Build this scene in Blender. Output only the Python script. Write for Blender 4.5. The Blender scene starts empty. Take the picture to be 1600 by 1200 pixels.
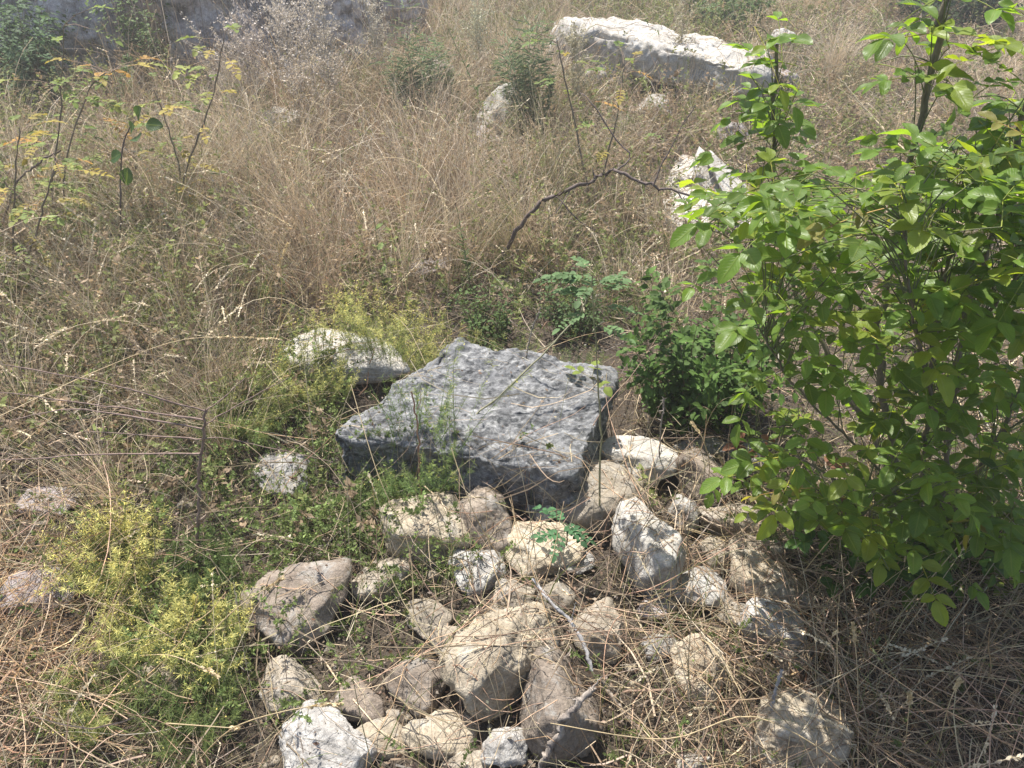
import bpy, math, random
import numpy as np
from mathutils import Vector, noise, Euler
from mathutils.bvhtree import BVHTree
R = math.radians
rng = np.random.default_rng(7)
random.seed(7)
S = bpy.context.scene
COL = S.collection

# ------------------------------------------------------------------ camera
CAM_Z, PITCH, F = 1.60, R(36.0), 1208.0
cam = bpy.data.cameras.new('camera'); cam.sensor_width = 36.0; cam.lens = 36.0 * F / 1600.0
cam.clip_start = 0.05; cam.clip_end = 500
co = bpy.data.objects.new('camera', cam); COL.objects.link(co)
co.location = (0, 0, CAM_Z); co.rotation_euler = (math.pi / 2 - PITCH, 0, 0)
S.camera = co
# ------------------------------------------------------------------ light
SUN_EL, SUN_AZ = R(65), R(-30)          # azimuth from +Y, clockwise
w = bpy.data.worlds.new('World'); S.world = w; w.use_nodes = True
nt = w.node_tree; nt.nodes.clear()
sky = nt.nodes.new('ShaderNodeTexSky'); sky.sky_type = 'NISHITA'; sky.sun_disc = False
sky.sun_elevation = SUN_EL; sky.sun_rotation = SUN_AZ; sky.air_density = 1.2; sky.dust_density = 2.0
bg = nt.nodes.new('ShaderNodeBackground'); bg.inputs['Strength'].default_value = 0.10
wo = nt.nodes.new('ShaderNodeOutputWorld')
nt.links.new(sky.outputs[0], bg.inputs[0]); nt.links.new(bg.outputs[0], wo.inputs[0])
sl = bpy.data.lights.new('sun', 'SUN'); sl.energy = 5.0; sl.angle = R(0.53); sl.color = (1.0, 0.95, 0.87)
so = bpy.data.objects.new('sun', sl); COL.objects.link(so)
sd = Vector((math.sin(SUN_AZ) * math.cos(SUN_EL), math.cos(SUN_AZ) * math.cos(SUN_EL), math.sin(SUN_EL)))
so.rotation_euler = sd.to_track_quat('Z', 'Y').to_euler(); so.location = sd * 20
S.view_settings.view_transform = 'Standard'; S.view_settings.look = 'None'
S.view_settings.exposure = 0.95; S.view_settings.gamma = 1.0
S.render.engine = 'CYCLES'
S.cycles.max_bounces = 6; S.cycles.diffuse_bounces = 4; S.cycles.glossy_bounces = 2; S.cycles.transmission_bounces = 4

# ------------------------------------------------------------------ picture <-> ground
cp, sp_ = math.cos(PITCH), math.sin(PITCH)
def ray(px, py):
    a = (px - 800.0) / F; b = (600.0 - py) / F
    return np.array([a, cp + b * sp_, -sp_ + b * cp])
def W(px, py, z=0.0):
    r = ray(px, py); t = (z - CAM_Z) / r[2]
    return np.array([r[0] * t, r[1] * t, z])
def Q(px, py, Y):
    r = ray(px, py); t = Y / r[1]
    return np.array([r[0] * t, Y, CAM_Z + r[2] * t])
def proj(x, y, z=0.0):
    dz = z - CAM_Z
    d = y * cp - dz * sp_
    return 800 + F * x / d, 600 - F * (y * sp_ + dz * cp) / d
def depth(p): return p[1] * cp - (p[2] - CAM_Z) * sp_
def gz(x, y):
    x = np.asarray(x, float); y = np.asarray(y, float)
    z = 0.025 * np.sin(1.7 * x + 0.6) * np.cos(1.3 * y) + 0.015 * np.sin(4.1 * x + 2.2 * y) + 0.010 * np.sin(9.3 * x - 5.7 * y + 1) \
        + 0.006 * np.sin(17.1 * y + 6.3 * x)
    z = z + 0.05 * np.exp(-(((x - 0.1) / 0.5) ** 2 + ((y - 1.15) / 0.5) ** 2))
    return z

# ------------------------------------------------------------------ mesh builder
class MB:
    def __init__(s): s.v = []; s.f = []; s.c = []; s.u = []; s.n = 0
    def add(s, v, f, c, u=None):
        v = np.asarray(v, np.float32).reshape(-1, 3)
        s.v.append(v); s.f.append(np.asarray(f, np.int32) + s.n)
        c = np.asarray(c, np.float32)
        s.c.append(np.broadcast_to(c, v.shape) if c.ndim == 1 else c.reshape(-1, 3))
        s.u.append(np.zeros((len(v), 2), np.float32) if u is None else np.asarray(u, np.float32).reshape(-1, 2))
        s.n += len(v)
    def build(s, name, mat, parent=None, smooth=True, base=None):
        V = np.concatenate(s.v).astype(np.float32)
        if base is not None: V = V - np.asarray(base, np.float32)
        me = bpy.data.meshes.new(name)
        tot = [np.full(len(f), f.shape[1], np.int32) for f in s.f]
        L = np.concatenate([f.ravel() for f in s.f]).astype(np.int32); T = np.concatenate(tot)
        me.vertices.add(len(V)); me.vertices.foreach_set('co', V.ravel())
        me.loops.add(len(L)); me.loops.foreach_set('vertex_index', L)
        me.polygons.add(len(T))
        me.polygons.foreach_set('loop_start', np.concatenate([[0], np.cumsum(T)[:-1]]).astype(np.int32))
        me.polygons.foreach_set('loop_total', T)
        if smooth: me.polygons.foreach_set('use_smooth', np.ones(len(T), bool))
        C = np.concatenate(s.c); C4 = np.ones((len(C), 4), np.float32); C4[:, :3] = C
        a = me.attributes.new('tint', 'FLOAT_COLOR', 'POINT'); a.data.foreach_set('color', C4.ravel())
        U = np.concatenate(s.u)
        a = me.attributes.new('luv', 'FLOAT2', 'POINT'); a.data.foreach_set('vector', U.ravel())
        me.update(calc_edges=True)
        me.materials.append(mat)
        o = bpy.data.objects.new(name, me); COL.objects.link(o)
        if parent is not None: o.parent = parent
        elif base is not None: o.location = [float(q) for q in base]
        return o
def norm(a): return a / (np.linalg.norm(a, axis=-1, keepdims=True) + 1e-9)
def tubes(mb, P, r, col, sides=2, colmul=None):
    """P (N,K,3) paths, r (N,K) radii; sides 2 = flat ribbon"""
    P = np.asarray(P, float); N, K, _ = P.shape; r = np.broadcast_to(np.asarray(r, float), (N, K))
    t = norm(np.gradient(P, axis=1)); rv = norm(rng.normal(size=(N, 1, 3)))
    a = norm(np.cross(t, rv)); b = np.cross(t, a)
    col = np.broadcast_to(np.asarray(col, float), (N, 3))
    if sides == 2:
        V = np.stack([P - a * r[..., None], P + a * r[..., None]], 2)
    else:
        an = np.arange(sides) * 2 * math.pi / sides
        V = P[:, :, None] + r[..., None, None] * (a[:, :, None] * np.cos(an)[:, None] + b[:, :, None] * np.sin(an)[:, None])
    n = sides
    idx = np.arange(N * K * n).reshape(N, K, n)
    if n == 2:
        f = np.stack([idx[:, :-1, 0], idx[:, :-1, 1], idx[:, 1:, 1], idx[:, 1:, 0]], -1).reshape(-1, 4)
    else:
        j = np.roll(idx, -1, axis=2)
        f = np.stack([idx[:, :-1], j[:, :-1], j[:, 1:], idx[:, 1:]], -1).reshape(-1, 4)
    C = np.broadcast_to(col[:, None, None], (N, K, n, 3))
    if colmul is not None: C = C * np.asarray(colmul)[None, :, None, None]
    mb.add(V, f, C.reshape(-1, 3))
def inst(mb, tv, tf, pos, d, up, sc, col, uv=None):
    """template leaf: +Y along the leaf, +Z its normal"""
    pos = np.asarray(pos, float); N = len(pos)
    d = norm(np.asarray(d, float)); x = norm(np.cross(d, up)); z = np.cross(x, d)
    sc = np.broadcast_to(np.asarray(sc, float).reshape(-1, 1) if np.ndim(sc) < 2 else sc, (N, np.shape(sc)[1] if np.ndim(sc) == 2 else 1))
    if sc.shape[1] == 1: sc = np.repeat(sc, 3, 1)
    V = pos[:, None] + x[:, None] * (tv[None, :, 0:1] * sc[:, None, 0:1]) + d[:, None] * (tv[None, :, 1:2] * sc[:, None, 1:2]) + z[:, None] * (tv[None, :, 2:3] * sc[:, None, 2:3])
    f = (tf[None] + (np.arange(N) * len(tv))[:, None, None]).reshape(-1, tf.shape[1])
    col = np.broadcast_to(np.asarray(col, float), (N, 3))
    C = np.repeat(col, len(tv), 0)
    mb.add(V, f, C, None if uv is None else np.tile(uv, (N, 1)))
# leaf templates
def leaf_template(nu=6, wid=0.3, tipw=0.55, fold=0.14, droop=0.16, serr=0.0):
    s = np.linspace(0, 1, nu + 1); V = []; U = []
    for i, t in enumerate(s):
        hw = wid * (math.sin(math.pi * t ** tipw) ** 0.68 if 0 < t < 1 else 0.02) * (1 + serr * (1 if i % 2 else -1))
        for k in (-1, -0.5, 0, 0.5, 1):
            V.append((k * hw, t, abs(k) * hw * fold * 2 - droop * t * t + 0.02 * math.sin(9 * t + 2 * k))); U.append((k, t))
    Fs = [(i * 5 + k, i * 5 + k + 1, i * 5 + k + 6, i * 5 + k + 5) for i in range(nu) for k in range(4)]
    return np.array(V), np.array(Fs), np.array(U)
LV, LF, LU = leaf_template(10, 0.31, 0.92, 0.16, 0.20, 0.045)
SV, SF, SU = leaf_template(4, 0.3, 0.75, 0.12, 0.12)
NV = np.array([(-.5, 0, 0), (.5, 0, 0), (.5, .6, .03), (-.5, .6, .03), (0, 1, 0)], float) * np.array([.12, 1, 1]); NF = np.array([(0, 1, 2, 3)])
NV = np.array([(-.04, 0, 0), (.04, 0, 0), (.07, .5, .05), (-.07, .5, .05), (.01, 1, -.02), (-.01, 1, -.02)]); NF = np.array([(0, 1, 2, 3), (3, 2, 4, 5)])
DV = np.array([(0, 0, 0), (.3, .5, .04), (0, 1, 0), (-.3, .5, .04)]); DF = np.array([(0, 1, 2, 3)])

# ------------------------------------------------------------------ tags
def tag(o, label=None, cat=None, group=None, kind=None):
    if label and not kind: kind = 'thing'
    for k, v in (('label', label), ('category', cat), ('group', group), ('kind', kind)):
        if v: o[k] = v
    return o
def empty(name, loc, label, cat, group=None):
    o = bpy.data.objects.new(name, None); COL.objects.link(o); o.location = [float(q) for q in loc]
    o.empty_display_size = 0.1
    return tag(o, label, cat, group)

# ------------------------------------------------------------------ materials
def newmat(name):
    m = bpy.data.materials.new(name); m.use_nodes = True; m.node_tree.nodes.clear(); return m
def N_(nt, t, **kw):
    n = nt.nodes.new(t)
    for k, v in kw.items(): setattr(n, k, v)
    return n
def ramp(nt, src, stops):
    r = N_(nt, 'ShaderNodeValToRGB'); e = r.color_ramp.elements
    while len(e) < len(stops): e.new(0.5)
    for q, (p, c) in zip(e, stops):
        q.position = p; q.color = (c[0], c[1], c[2], 1) if hasattr(c, '__len__') else (c, c, c, 1)
    nt.links.new(src, r.inputs[0]); return r.outputs[0]
def mixc(nt, fac, a, b, mode='MIX'):
    m = N_(nt, 'ShaderNodeMix', data_type='RGBA', blend_type=mode)
    for s, v in ((m.inputs[0], fac), (m.inputs[6], a), (m.inputs[7], b)):
        if isinstance(v, (int, float)): s.default_value = v
        elif isinstance(v, tuple): s.default_value = (*v, 1)
        else: nt.links.new(v, s)
    return m.outputs[2]
def noise_n(nt, vec, scale, detail=6, rough=0.6, dist=0.0):
    n = N_(nt, 'ShaderNodeTexNoise'); n.inputs['Scale'].default_value = scale; n.inputs['Detail'].default_value = detail
    n.inputs['Roughness'].default_value = rough; n.inputs['Distortion'].default_value = dist
    nt.links.new(vec, n.inputs['Vector']); return n.outputs['Fac']
def plant_mat(name, trans=0.35, rough=0.6, spec=0.3, veins=False, var=0.25):
    m = newmat(name); nt = m.node_tree
    at = N_(nt, 'ShaderNodeAttribute', attribute_name='tint'); col = at.outputs['Color']
    tc = N_(nt, 'ShaderNodeTexCoord')
    n = noise_n(nt, tc.outputs['Object'], 60 if not veins else 25, 3)
    col = mixc(nt, 1.0, col, ramp(nt, n, [(0.3, 1 - var), (0.7, 1 + var)]), 'MULTIPLY')
    b = N_(nt, 'ShaderNodeBsdfPrincipled'); b.inputs['Roughness'].default_value = rough
    b.inputs['Specular IOR Level'].default_value = spec
    if veins:
        lv = N_(nt, 'ShaderNodeAttribute', attribute_name='luv')
        sx = N_(nt, 'ShaderNodeSeparateXYZ'); nt.links.new(lv.outputs['Vector'], sx.inputs[0])
        ab = N_(nt, 'ShaderNodeMath', operation='ABSOLUTE'); nt.links.new(sx.outputs[0], ab.inputs[0])
        q = N_(nt, 'ShaderNodeMath', operation='MULTIPLY_ADD'); nt.links.new(ab.outputs[0], q.inputs[0]); q.inputs[1].default_value = -0.28
        nt.links.new(sx.outputs[1], q.inputs[2])
        fr = N_(nt, 'ShaderNodeMath', operation='PINGPONG'); nt.links.new(q.outputs[0], fr.inputs[0]); fr.inputs[1].default_value = 0.055
        side = ramp(nt, fr.outputs[0], [(0.0, 1.0), (0.012, 0.0)])
        mid = ramp(nt, ab.outputs[0], [(0.03, 1.0), (0.12, 0.0)])
        v = mixc(nt, 1.0, mixc(nt, 0.65, (0, 0, 0), side), mid, 'LIGHTEN')
        col = mixc(nt, v, col, mixc(nt, 0.35, col, (0.30, 0.36, 0.10)))
        bp = N_(nt, 'ShaderNodeBump'); bp.inputs['Strength'].default_value = 0.35; bp.inputs['Distance'].default_value = 0.002
        nt.links.new(v, bp.inputs['Height']); nt.links.new(bp.outputs[0], b.inputs['Normal'])
    nt.links.new(col, b.inputs['Base Color'])
    t = N_(nt, 'ShaderNodeBsdfTranslucent')
    tcq = mixc(nt, 1.0, col, (1.6, 1.5, 0.55) if veins else (1.1, 1.05, 0.88), 'MULTIPLY')
    nt.links.new(tcq, t.inputs[0])
    mx = N_(nt, 'ShaderNodeMixShader'); mx.inputs[0].default_value = trans
    nt.links.new(b.outputs[0], mx.inputs[1]); nt.links.new(t.outputs[0], mx.inputs[2])
    o = N_(nt, 'ShaderNodeOutputMaterial'); nt.links.new(mx.outputs[0], o.inputs[0]); return m
def rock_mat(name, light, mid, dark, spots=(0.5, 0.5, 0.48), lich=0.35, scale=1.0, blk=0.0, aniso=None):
    m = newmat(name); nt = m.node_tree
    tc = N_(nt, 'ShaderNodeTexCoord'); oi = N_(nt, 'ShaderNodeObjectInfo')
    ad = N_(nt, 'ShaderNodeVectorMath', operation='MULTIPLY_ADD'); 
    cx = N_(nt, 'ShaderNodeCombineXYZ'); 
    for i in range(3): nt.links.new(oi.outputs['Random'], cx.inputs[i])
    nt.links.new(cx.outputs[0], ad.inputs[0]); ad.inputs[1].default_value = (13, 7, 17); nt.links.new(tc.outputs['Object'], ad.inputs[2])
    v = ad.outputs[0]
    if aniso:
        mp = N_(nt, 'ShaderNodeMapping'); mp.inputs['Rotation'].default_value = (0, 0, R(12)); mp.inputs['Scale'].default_value = aniso; nt.links.new(v, mp.inputs[0]); v = mp.outputs[0]
    big = noise_n(nt, v, 7 * scale, 5, 0.6, 0.6); med = noise_n(nt, v, 24 * scale, 8, 0.65); fine = noise_n(nt, v, 130 * scale, 4, 0.7)
    c = ramp(nt, big, [(0.30, dark), (0.48, mid), (0.66, light)])
    c2 = ramp(nt, med, [(0.32, tuple(q * 0.55 for q in mid)), (0.5, mid), (0.66, tuple(min(.8, q * 1.15) for q in light))])
    c = mixc(nt, 0.5, c, c2)
    li = noise_n(nt, v, 15 * scale, 8, 0.75, 0.3)
    c = mixc(nt, ramp(nt, li, [(0.60 - lich * 0.25, 0.0), (0.70 - lich * 0.25, 0.75)]), c, spots)
    if blk:
        lb = noise_n(nt, v, 9 * scale, 10, 0.8, 0.2)
        c = mixc(nt, ramp(nt, lb, [(0.40, blk), (0.52, 0.0)]), c, (0.05, 0.052, 0.055))
    c = mixc(nt, 1.0, c, ramp(nt, fine, [(0.25, 0.62), (0.6, 1.12)]), 'MULTIPLY')
    val = N_(nt, 'ShaderNodeMapRange'); val.inputs[3].default_value = 0.8; val.inputs[4].default_value = 1.15
    nt.links.new(oi.outputs['Random'], val.inputs[0]); c = mixc(nt, 1.0, c, val.outputs[0], 'MULTIPLY')
    b = N_(nt, 'ShaderNodeBsdfPrincipled'); b.inputs['Roughness'].default_value = 0.85; b.inputs['Specular IOR Level'].default_value = 0.3
    nt.links.new(c, b.inputs['Base Color'])
    vo = N_(nt, 'ShaderNodeTexVoronoi', feature='DISTANCE_TO_EDGE'); vo.inputs['Scale'].default_value = 9 * scale
    wv = N_(nt, 'ShaderNodeVectorMath', operation='MULTIPLY_ADD'); wn = N_(nt, 'ShaderNodeTexNoise'); wn.inputs['Scale'].default_value = 12 * scale
    nt.links.new(v, wn.inputs['Vector']); nt.links.new(wn.outputs['Color'], wv.inputs[0]); wv.inputs[1].default_value = (.12, .12, .12); nt.links.new(v, wv.inputs[2])
    nt.links.new(wv.outputs[0], vo.inputs['Vector'])
    crack = ramp(nt, vo.outputs['Distance'], [(0.0, 0.5), (0.02, 1.0)])
    gr = noise_n(nt, v, 420 * scale, 3, 0.8); c = mixc(nt, 1.0, c, ramp(nt, gr, [(0.3, .8), (0.65, 1.12)]), 'MULTIPLY'); nt.links.new(c, b.inputs['Base Color']); h = mixc(nt, 0.55, med, fine); h = mixc(nt, 0.15, h, crack)
    bp = N_(nt, 'ShaderNodeBump'); bp.inputs['Strength'].default_value = 0.75; bp.inputs['Distance'].default_value = 0.012
    nt.links.new(h, bp.inputs['Height']); nt.links.new(bp.outputs[0], b.inputs['Normal'])
    o = N_(nt, 'ShaderNodeOutputMaterial'); nt.links.new(b.outputs[0], o.inputs[0]); return m
def bark_mat(name, a, b_):
    m = newmat(name); nt = m.node_tree; tc = N_(nt, 'ShaderNodeTexCoord')
    mp = N_(nt, 'ShaderNodeMapping'); mp.inputs['Scale'].default_value = (1, 1, 0.35); nt.links.new(tc.outputs['Object'], mp.inputs[0])
    n = noise_n(nt, mp.outputs[0], 90, 6, 0.7, 0.5); c = ramp(nt, n, [(0.35, a), (0.65, b_)])
    b = N_(nt, 'ShaderNodeBsdfPrincipled'); b.inputs['Roughness'].default_value = 0.8; nt.links.new(c, b.inputs['Base Color'])
    bp = N_(nt, 'ShaderNodeBump'); bp.inputs['Strength'].default_value = 0.8; bp.inputs['Distance'].default_value = 0.004
    nt.links.new(n, bp.inputs['Height']); nt.links.new(bp.outputs[0], b.inputs['Normal'])
    o = N_(nt, 'ShaderNodeOutputMaterial'); nt.links.new(b.outputs[0], o.inputs[0]); return m
M_grass = plant_mat('dry grass', 0.32, 0.5, 0.45)
M_green = plant_mat('green herb', 0.4, 0.5, 0.4)
M_leaf = plant_mat('broad leaf', 0.58, 0.40, 0.45, veins=True, var=0.15)
M_small = plant_mat('small leaf', 0.4, 0.6, 0.2)
M_stem = plant_mat('stem', 0.0, 0.6, 0.3, var=0.35)
RM = {
 'cream': rock_mat('cream limestone', (.52, .455, .35), (.39, .33, .245), (.23, .19, .14), (.42, .40, .36), 0.25),
 'tan':   rock_mat('tan limestone', (.42, .365, .29), (.30, .26, .205), (.18, .15, .12), (.36, .34, .31), 0.3),
 'brown': rock_mat('brown limestone', (.31, .26, .21), (.22, .18, .145), (.13, .105, .085), (.3, .29, .27), 0.3),
 'gray':  rock_mat('grey limestone', (.42, .40, .37), (.29, .275, .255), (.16, .15, .14), (.45, .44, .42), 0.5),
 'white': rock_mat('white limestone', (.54, .51, .46), (.41, .385, .345), (.33, .31, .27), (.45, .45, .44), 0.3),
 'mauve': rock_mat('weathered grey stone', (.40, .36, .36), (.30, .265, .265), (.2, .175, .175), (.42, .40, .39), 0.4),
 'slab':  rock_mat('lichened slab stone', (.31, .31, .31), (.18, .183, .19), (.07, .072, .08), (.48, .48, .47), 0.30, 2.6, 0.95, (.8, 1.35, 1.3)),
 'wall':  rock_mat('ruin wall stone', (.62, .55, .53), (.48, .42, .41), (.17, .15, .145), (.68, .64, .62), 0.5, 0.7, 0.7),
}
def ground_mat():
    m = newmat('soil'); nt = m.node_tree; tc = N_(nt, 'ShaderNodeTexCoord'); v = tc.outputs['Object']
    n1 = noise_n(nt, v, 3, 6); n2 = noise_n(nt, v, 45, 8, 0.75); n3 = noise_n(nt, v, 190, 4, 0.7)
    c = ramp(nt, n1, [(0.35, (.07, .052, .038)), (0.65, (.12, .095, .07))])
    c = mixc(nt, 0.6, c, ramp(nt, n2, [(0.35, (.03, .022, .017)), (0.55, (.09, .07, .05)), (0.72, (.22, .18, .13))]))
    c = mixc(nt, 1.0, c, ramp(nt, n3, [(0.3, .6), (0.65, 1.25)]), 'MULTIPLY')
    b = N_(nt, 'ShaderNodeBsdfPrincipled'); b.inputs['Roughness'].default_value = 0.95; nt.links.new(c, b.inputs['Base Color'])
    bp = N_(nt, 'ShaderNodeBump'); bp.inputs['Strength'].default_value = 1; bp.inputs['Distance'].default_value = 0.02
    nt.links.new(mixc(nt, 0.4, n2, n3), bp.inputs['Height']); nt.links.new(bp.outputs[0], b.inputs['Normal'])
    o = N_(nt, 'ShaderNodeOutputMaterial'); nt.links.new(b.outputs[0], o.inputs[0]); return m

# ------------------------------------------------------------------ ground
def make_ground():
    t = np.linspace(-1, 1, 301); xs = 2.2 * t + 90 * np.sign(t) * np.abs(t) ** 5
    ys = 3.0 + 3.2 * t + 90 * np.sign(t) * np.abs(t) ** 5
    X, Y = np.meshgrid(xs, ys); Z = gz(X, Y)
    mb = MB(); i = np.arange(301 * 301).reshape(301, 301)
    f = np.stack([i[:-1, :-1], i[:-1, 1:], i[1:, 1:], i[1:, :-1]], -1).reshape(-1, 4)
    mb.add(np.stack([X, Y, Z], -1), f, (1, 1, 1)); o = mb.build('ground', ground_mat()); tag(o, kind='structure')
make_ground()

# ------------------------------------------------------------------ rocks
import bmesh
def ico(sub):
    bm = bmesh.new(); bmesh.ops.create_icosphere(bm, subdivisions=sub, radius=1)
    v = np.array([q.co[:] for q in bm.verts]); f = np.array([[q.index for q in p.verts] for p in bm.faces]); bm.free(); return v, f
IC5 = ico(5); IC6 = ico(6); IC4 = ico(4)
BV, BF, BN = [], [], 0      # everything solid, for the height field
def solid(V, f):
    global BN
    BV.append(V); BF.append(f + BN); BN += len(V)
def disp(V, nrm, seed, amps):
    out = np.zeros(len(V))
    off = Vector((seed * 3.7, seed * 1.3, seed * 7.1))
    for sc, am in amps:
        out += np.array([am * noise.noise(Vector(v) * sc + off) for v in V])
    return V + nrm * out[:, None]
def vnorm(V, f):
    n = np.zeros_like(V); a, b, c = V[f[:, 0]], V[f[:, 1]], V[f[:, 2]]
    if f.shape[1] == 4: fn = np.cross(V[f[:, 2]] - a, V[f[:, 3]] - b)
    else: fn = np.cross(b - a, c - a)
    for k in range(f.shape[1]): np.add.at(n, f[:, k], fn)
    return norm(n)
ROCKS = []
def rock(px, py, wpx, hpx, mat, label, seed, k=0.85, tilt=0, name='rock', planes=12, p=34, sink=0.5, ps=0.0, sub=5, yaw=0, group=None, base_z=0.0, flat=None, rough=1.0):
    """px,py centre and wpx,hpx extent in the 1600x1200 photo; k = share of height standing up"""
    g = W(px, py, 0.05 + base_z); d = depth(g); g0 = float(gz(g[0], g[1])) + base_z
    th = math.atan2(CAM_Z - g[2], math.hypot(g[0], g[1]))
    sx = wpx * 1.14 / 2 * d / F; H = hpx * 1.14 / 2 * d / F
    sz = k * H; sy = math.sqrt(max(H * H - (sz * math.cos(th)) ** 2, (0.3 * H) ** 2)) / math.sin(th)
    sy = min(sy, 2.2 * sx + 0.05)
    cz = g0 + sz * sink; c = W(px, py, cz)
    V, f = (IC6 if sub == 6 else IC5 if sub == 5 else IC4)
    r_ = np.random.default_rng(seed)
    n = norm(r_.normal(size=(planes, 3))); dd = r_.uniform(0.62, 1.0, planes)
    if flat is not None: n = np.vstack([n, [[0, 0, 1.0]], [[0.1, -1, 0.1]]]); dd = np.append(dd, [flat, 0.8])
    u = V @ n.T; q = np.maximum(u, 0) / dd
    rr = (np.sum(q ** p, 1) + 0.6 ** p) ** (-1 / p)
    n2 = norm(r_.normal(size=(46, 3))); q2 = np.maximum((V * rr[:, None]) @ n2.T, 0) / (r_.uniform(.80, 1.0, 46) * np.max((V * rr[:, None]) @ n2.T, 0)); rr = rr * np.minimum(1, (np.sum(q2 ** 60, 1) + 1e-9) ** (-1 / 60))
    P = V * rr[:, None]
    e = r_.permutation(3)
    ext = (P.max(0) - P.min(0)) / 2; mid = (P.max(0) + P.min(0)) / 2
    P = (P - mid) / ext
    nr = vnorm(P, f)
    P = disp(P, nr, seed, [(1.5, .12 * rough), (3.4, .05 * rough), (8, .032 * rough), (20, .022 * rough), (45, .012)])
    P = P * np.array([sx, sy, sz])
    if tilt or yaw:
        R_ = np.array(Euler((0, R(tilt), R(yaw))).to_matrix()); P = P @ R_.T
    mb = MB(); mb.add(P, f, (1, 1, 1)); o = mb.build(name, RM[mat]); o.location = [float(q) for q in c]
    solid(P + c, f); ROCKS.append((c[0], c[1], sx, sy, sz))
    tag(o, label, 'rock' if name == 'rock' else 'stone', group)
    return o
G1 = 'limestone rubble below the slab'; G2 = 'loose stones around the clearing'
# rubble in front of the slab
rock(666, 822, 128, 108, 'cream', 'cream rock with a chalky top against the left front of the dark slab', 1, .8, 12, group=G1, flat=.8)
rock(756, 818, 92, 104, 'brown', 'upright grey brown rock in shade under the middle of the slab front', 2, 1.0, 8, group=G1)
rock(853, 802, 56, 62, 'gray', 'small grey rock tucked under the front right corner of the slab', 3, .9, 0, group=G1)
rock(942, 785, 132, 108, 'tan', 'big tan rock with a shaded face just right of the slab corner', 4, .9, -6, group=G1, flat=.8)
rock(996, 725, 112, 74, 'white', 'bluish white oblong block lying right of the slab', 5, .9, 4, planes=8, p=30, group=G1, flat=.7)
rock(1098, 748, 78, 88, 'brown', 'smooth grey brown rock behind grass stems right of the white block', 6, .9, group=G1, p=14)
rock(1090, 703, 84, 36, 'gray', 'low grey rock lying behind the smooth brown rock', 7, .8, group=G1)
rock(1165, 722, 48, 50, 'mauve', 'small pale stone beside the brown dead leaves', 8, .9, group=G1)
rock(846, 862, 106, 70, 'cream', 'pale flat topped rock under the low green seedling', 9, .7, 6, group=G1, flat=.6, planes=9)
rock(1012, 862, 108, 122, 'white', 'large whitish rock with bluish shaded underside among dry stems', 10, .9, 14, group=G1)
rock(1068, 805, 44, 58, 'gray', 'small pointed grey stone above the large whitish rock', 11, 1.0, 20, group=G1)
rock(1150, 812, 108, 68, 'tan', 'dull tan rock half hidden by dry grass beside the sapling', 12, .8, group=G1)
rock(746, 892, 80, 74, 'gray', 'jagged pale grey rock at the end of the green creeping herbs', 13, .8, 18, group=G1)
rock(803, 932, 60, 40, 'tan', 'small flat tan stone above the largest cream boulder', 14, .7, group=G1)
rock(868, 932, 56, 60, 'tan', 'small tan stone crossed by the top of the dark twig', 15, .9, group=G1)
rock(783, 1028, 150, 146, 'cream', 'largest cream boulder with angular facets at the bottom centre', 16, .85, -14, group=G1, sub=6, planes=13, p=26, sink=.6)
rock(882, 1098, 112, 150, 'brown', 'tall rounded grey brown boulder right of the cream boulder', 27, 1.0, 4, group=G1, sub=6, p=12, planes=12, sink=.6)
rock(932, 986, 72, 70, 'tan', 'light tan rock beneath the dark twig', 18, .9, group=G1)
rock(466, 948, 138, 118, 'brown', 'big rounded brown rock alone left of the creeping herbs', 19, .8, group=G1, p=12)
rock(596, 902, 88, 66, 'tan', 'tan rock almost covered by green creeping herbs', 20, .8, group=G1)
rock(645, 1072, 88, 82, 'brown', 'weathered brown rock left of the cream boulder', 21, .8, group=G1)
rock(512, 1168, 138, 112, 'gray', 'cracked pale grey rock at the bottom edge of the picture', 22, .8, -10, group=G1, sub=6, planes=10)
rock(562, 1100, 74, 62, 'brown', 'dark brown stone behind the cracked pale grey rock', 23, .8, group=G1)
rock(458, 1078, 92, 74, 'tan', 'tan stone left of the dark brown stone near the bottom', 24, .8, group=G1)
rock(692, 1146, 112, 66, 'cream', 'flat cream stone below the weathered brown rock', 25, .6, 16, group=G1, flat=.6)
rock(598, 1152, 90, 48, 'cream', 'low cream stone between the cracked rock and the flat cream stone', 26, .6, 4, group=G1)
rock(788, 1168, 64, 52, 'gray', 'small grey stone under the gap between the two boulders', 28, .8, 20, group=G1)
rock(1200, 912, 122, 92, 'cream', 'big tan and cream rock with striped face beside the sapling foot', 29, .8, 10, group=G1, planes=10, flat=.7)
rock(1196, 978, 96, 88, 'gray', 'pale grey rock leaning below the big striped rock', 30, .9, 24, group=G1)
rock(1090, 918, 84, 66, 'gray', 'grey rock in shadow below the large whitish rock', 31, .8, -10, group=G1)
rock(1092, 1048, 70, 86, 'cream', 'upright cream rock alone in the grass right of the twig', 32, .9, 8, group=G1)
rock(1250, 1150, 132, 118, 'cream', 'cream and grey rock under the thin bluish twig', 133, .8, 10, group=G1, sub=6, planes=9, flat=.6)
rock(1082, 1194, 60, 30, 'white', 'small white stone cut by the bottom edge of the picture', 34, .8, group=G1)
rock(1130, 866, 66, 50, 'tan', 'tan stone wedged between the large whitish rock and the striped rock', 81, .8, group=G1)
rock(1156, 960, 60, 48, 'tan', 'tan stone left of the pale grey leaning rock', 82, .8, 12, group=G1)
rock(1030, 1010, 52, 40, 'gray', 'low grey stone in litter left of the upright cream rock', 83, .8, group=G1)
rock(706, 1006, 60, 46, 'tan', 'tan stone touching the left shoulder of the cream boulder', 84, .8, group=G1)
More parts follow.
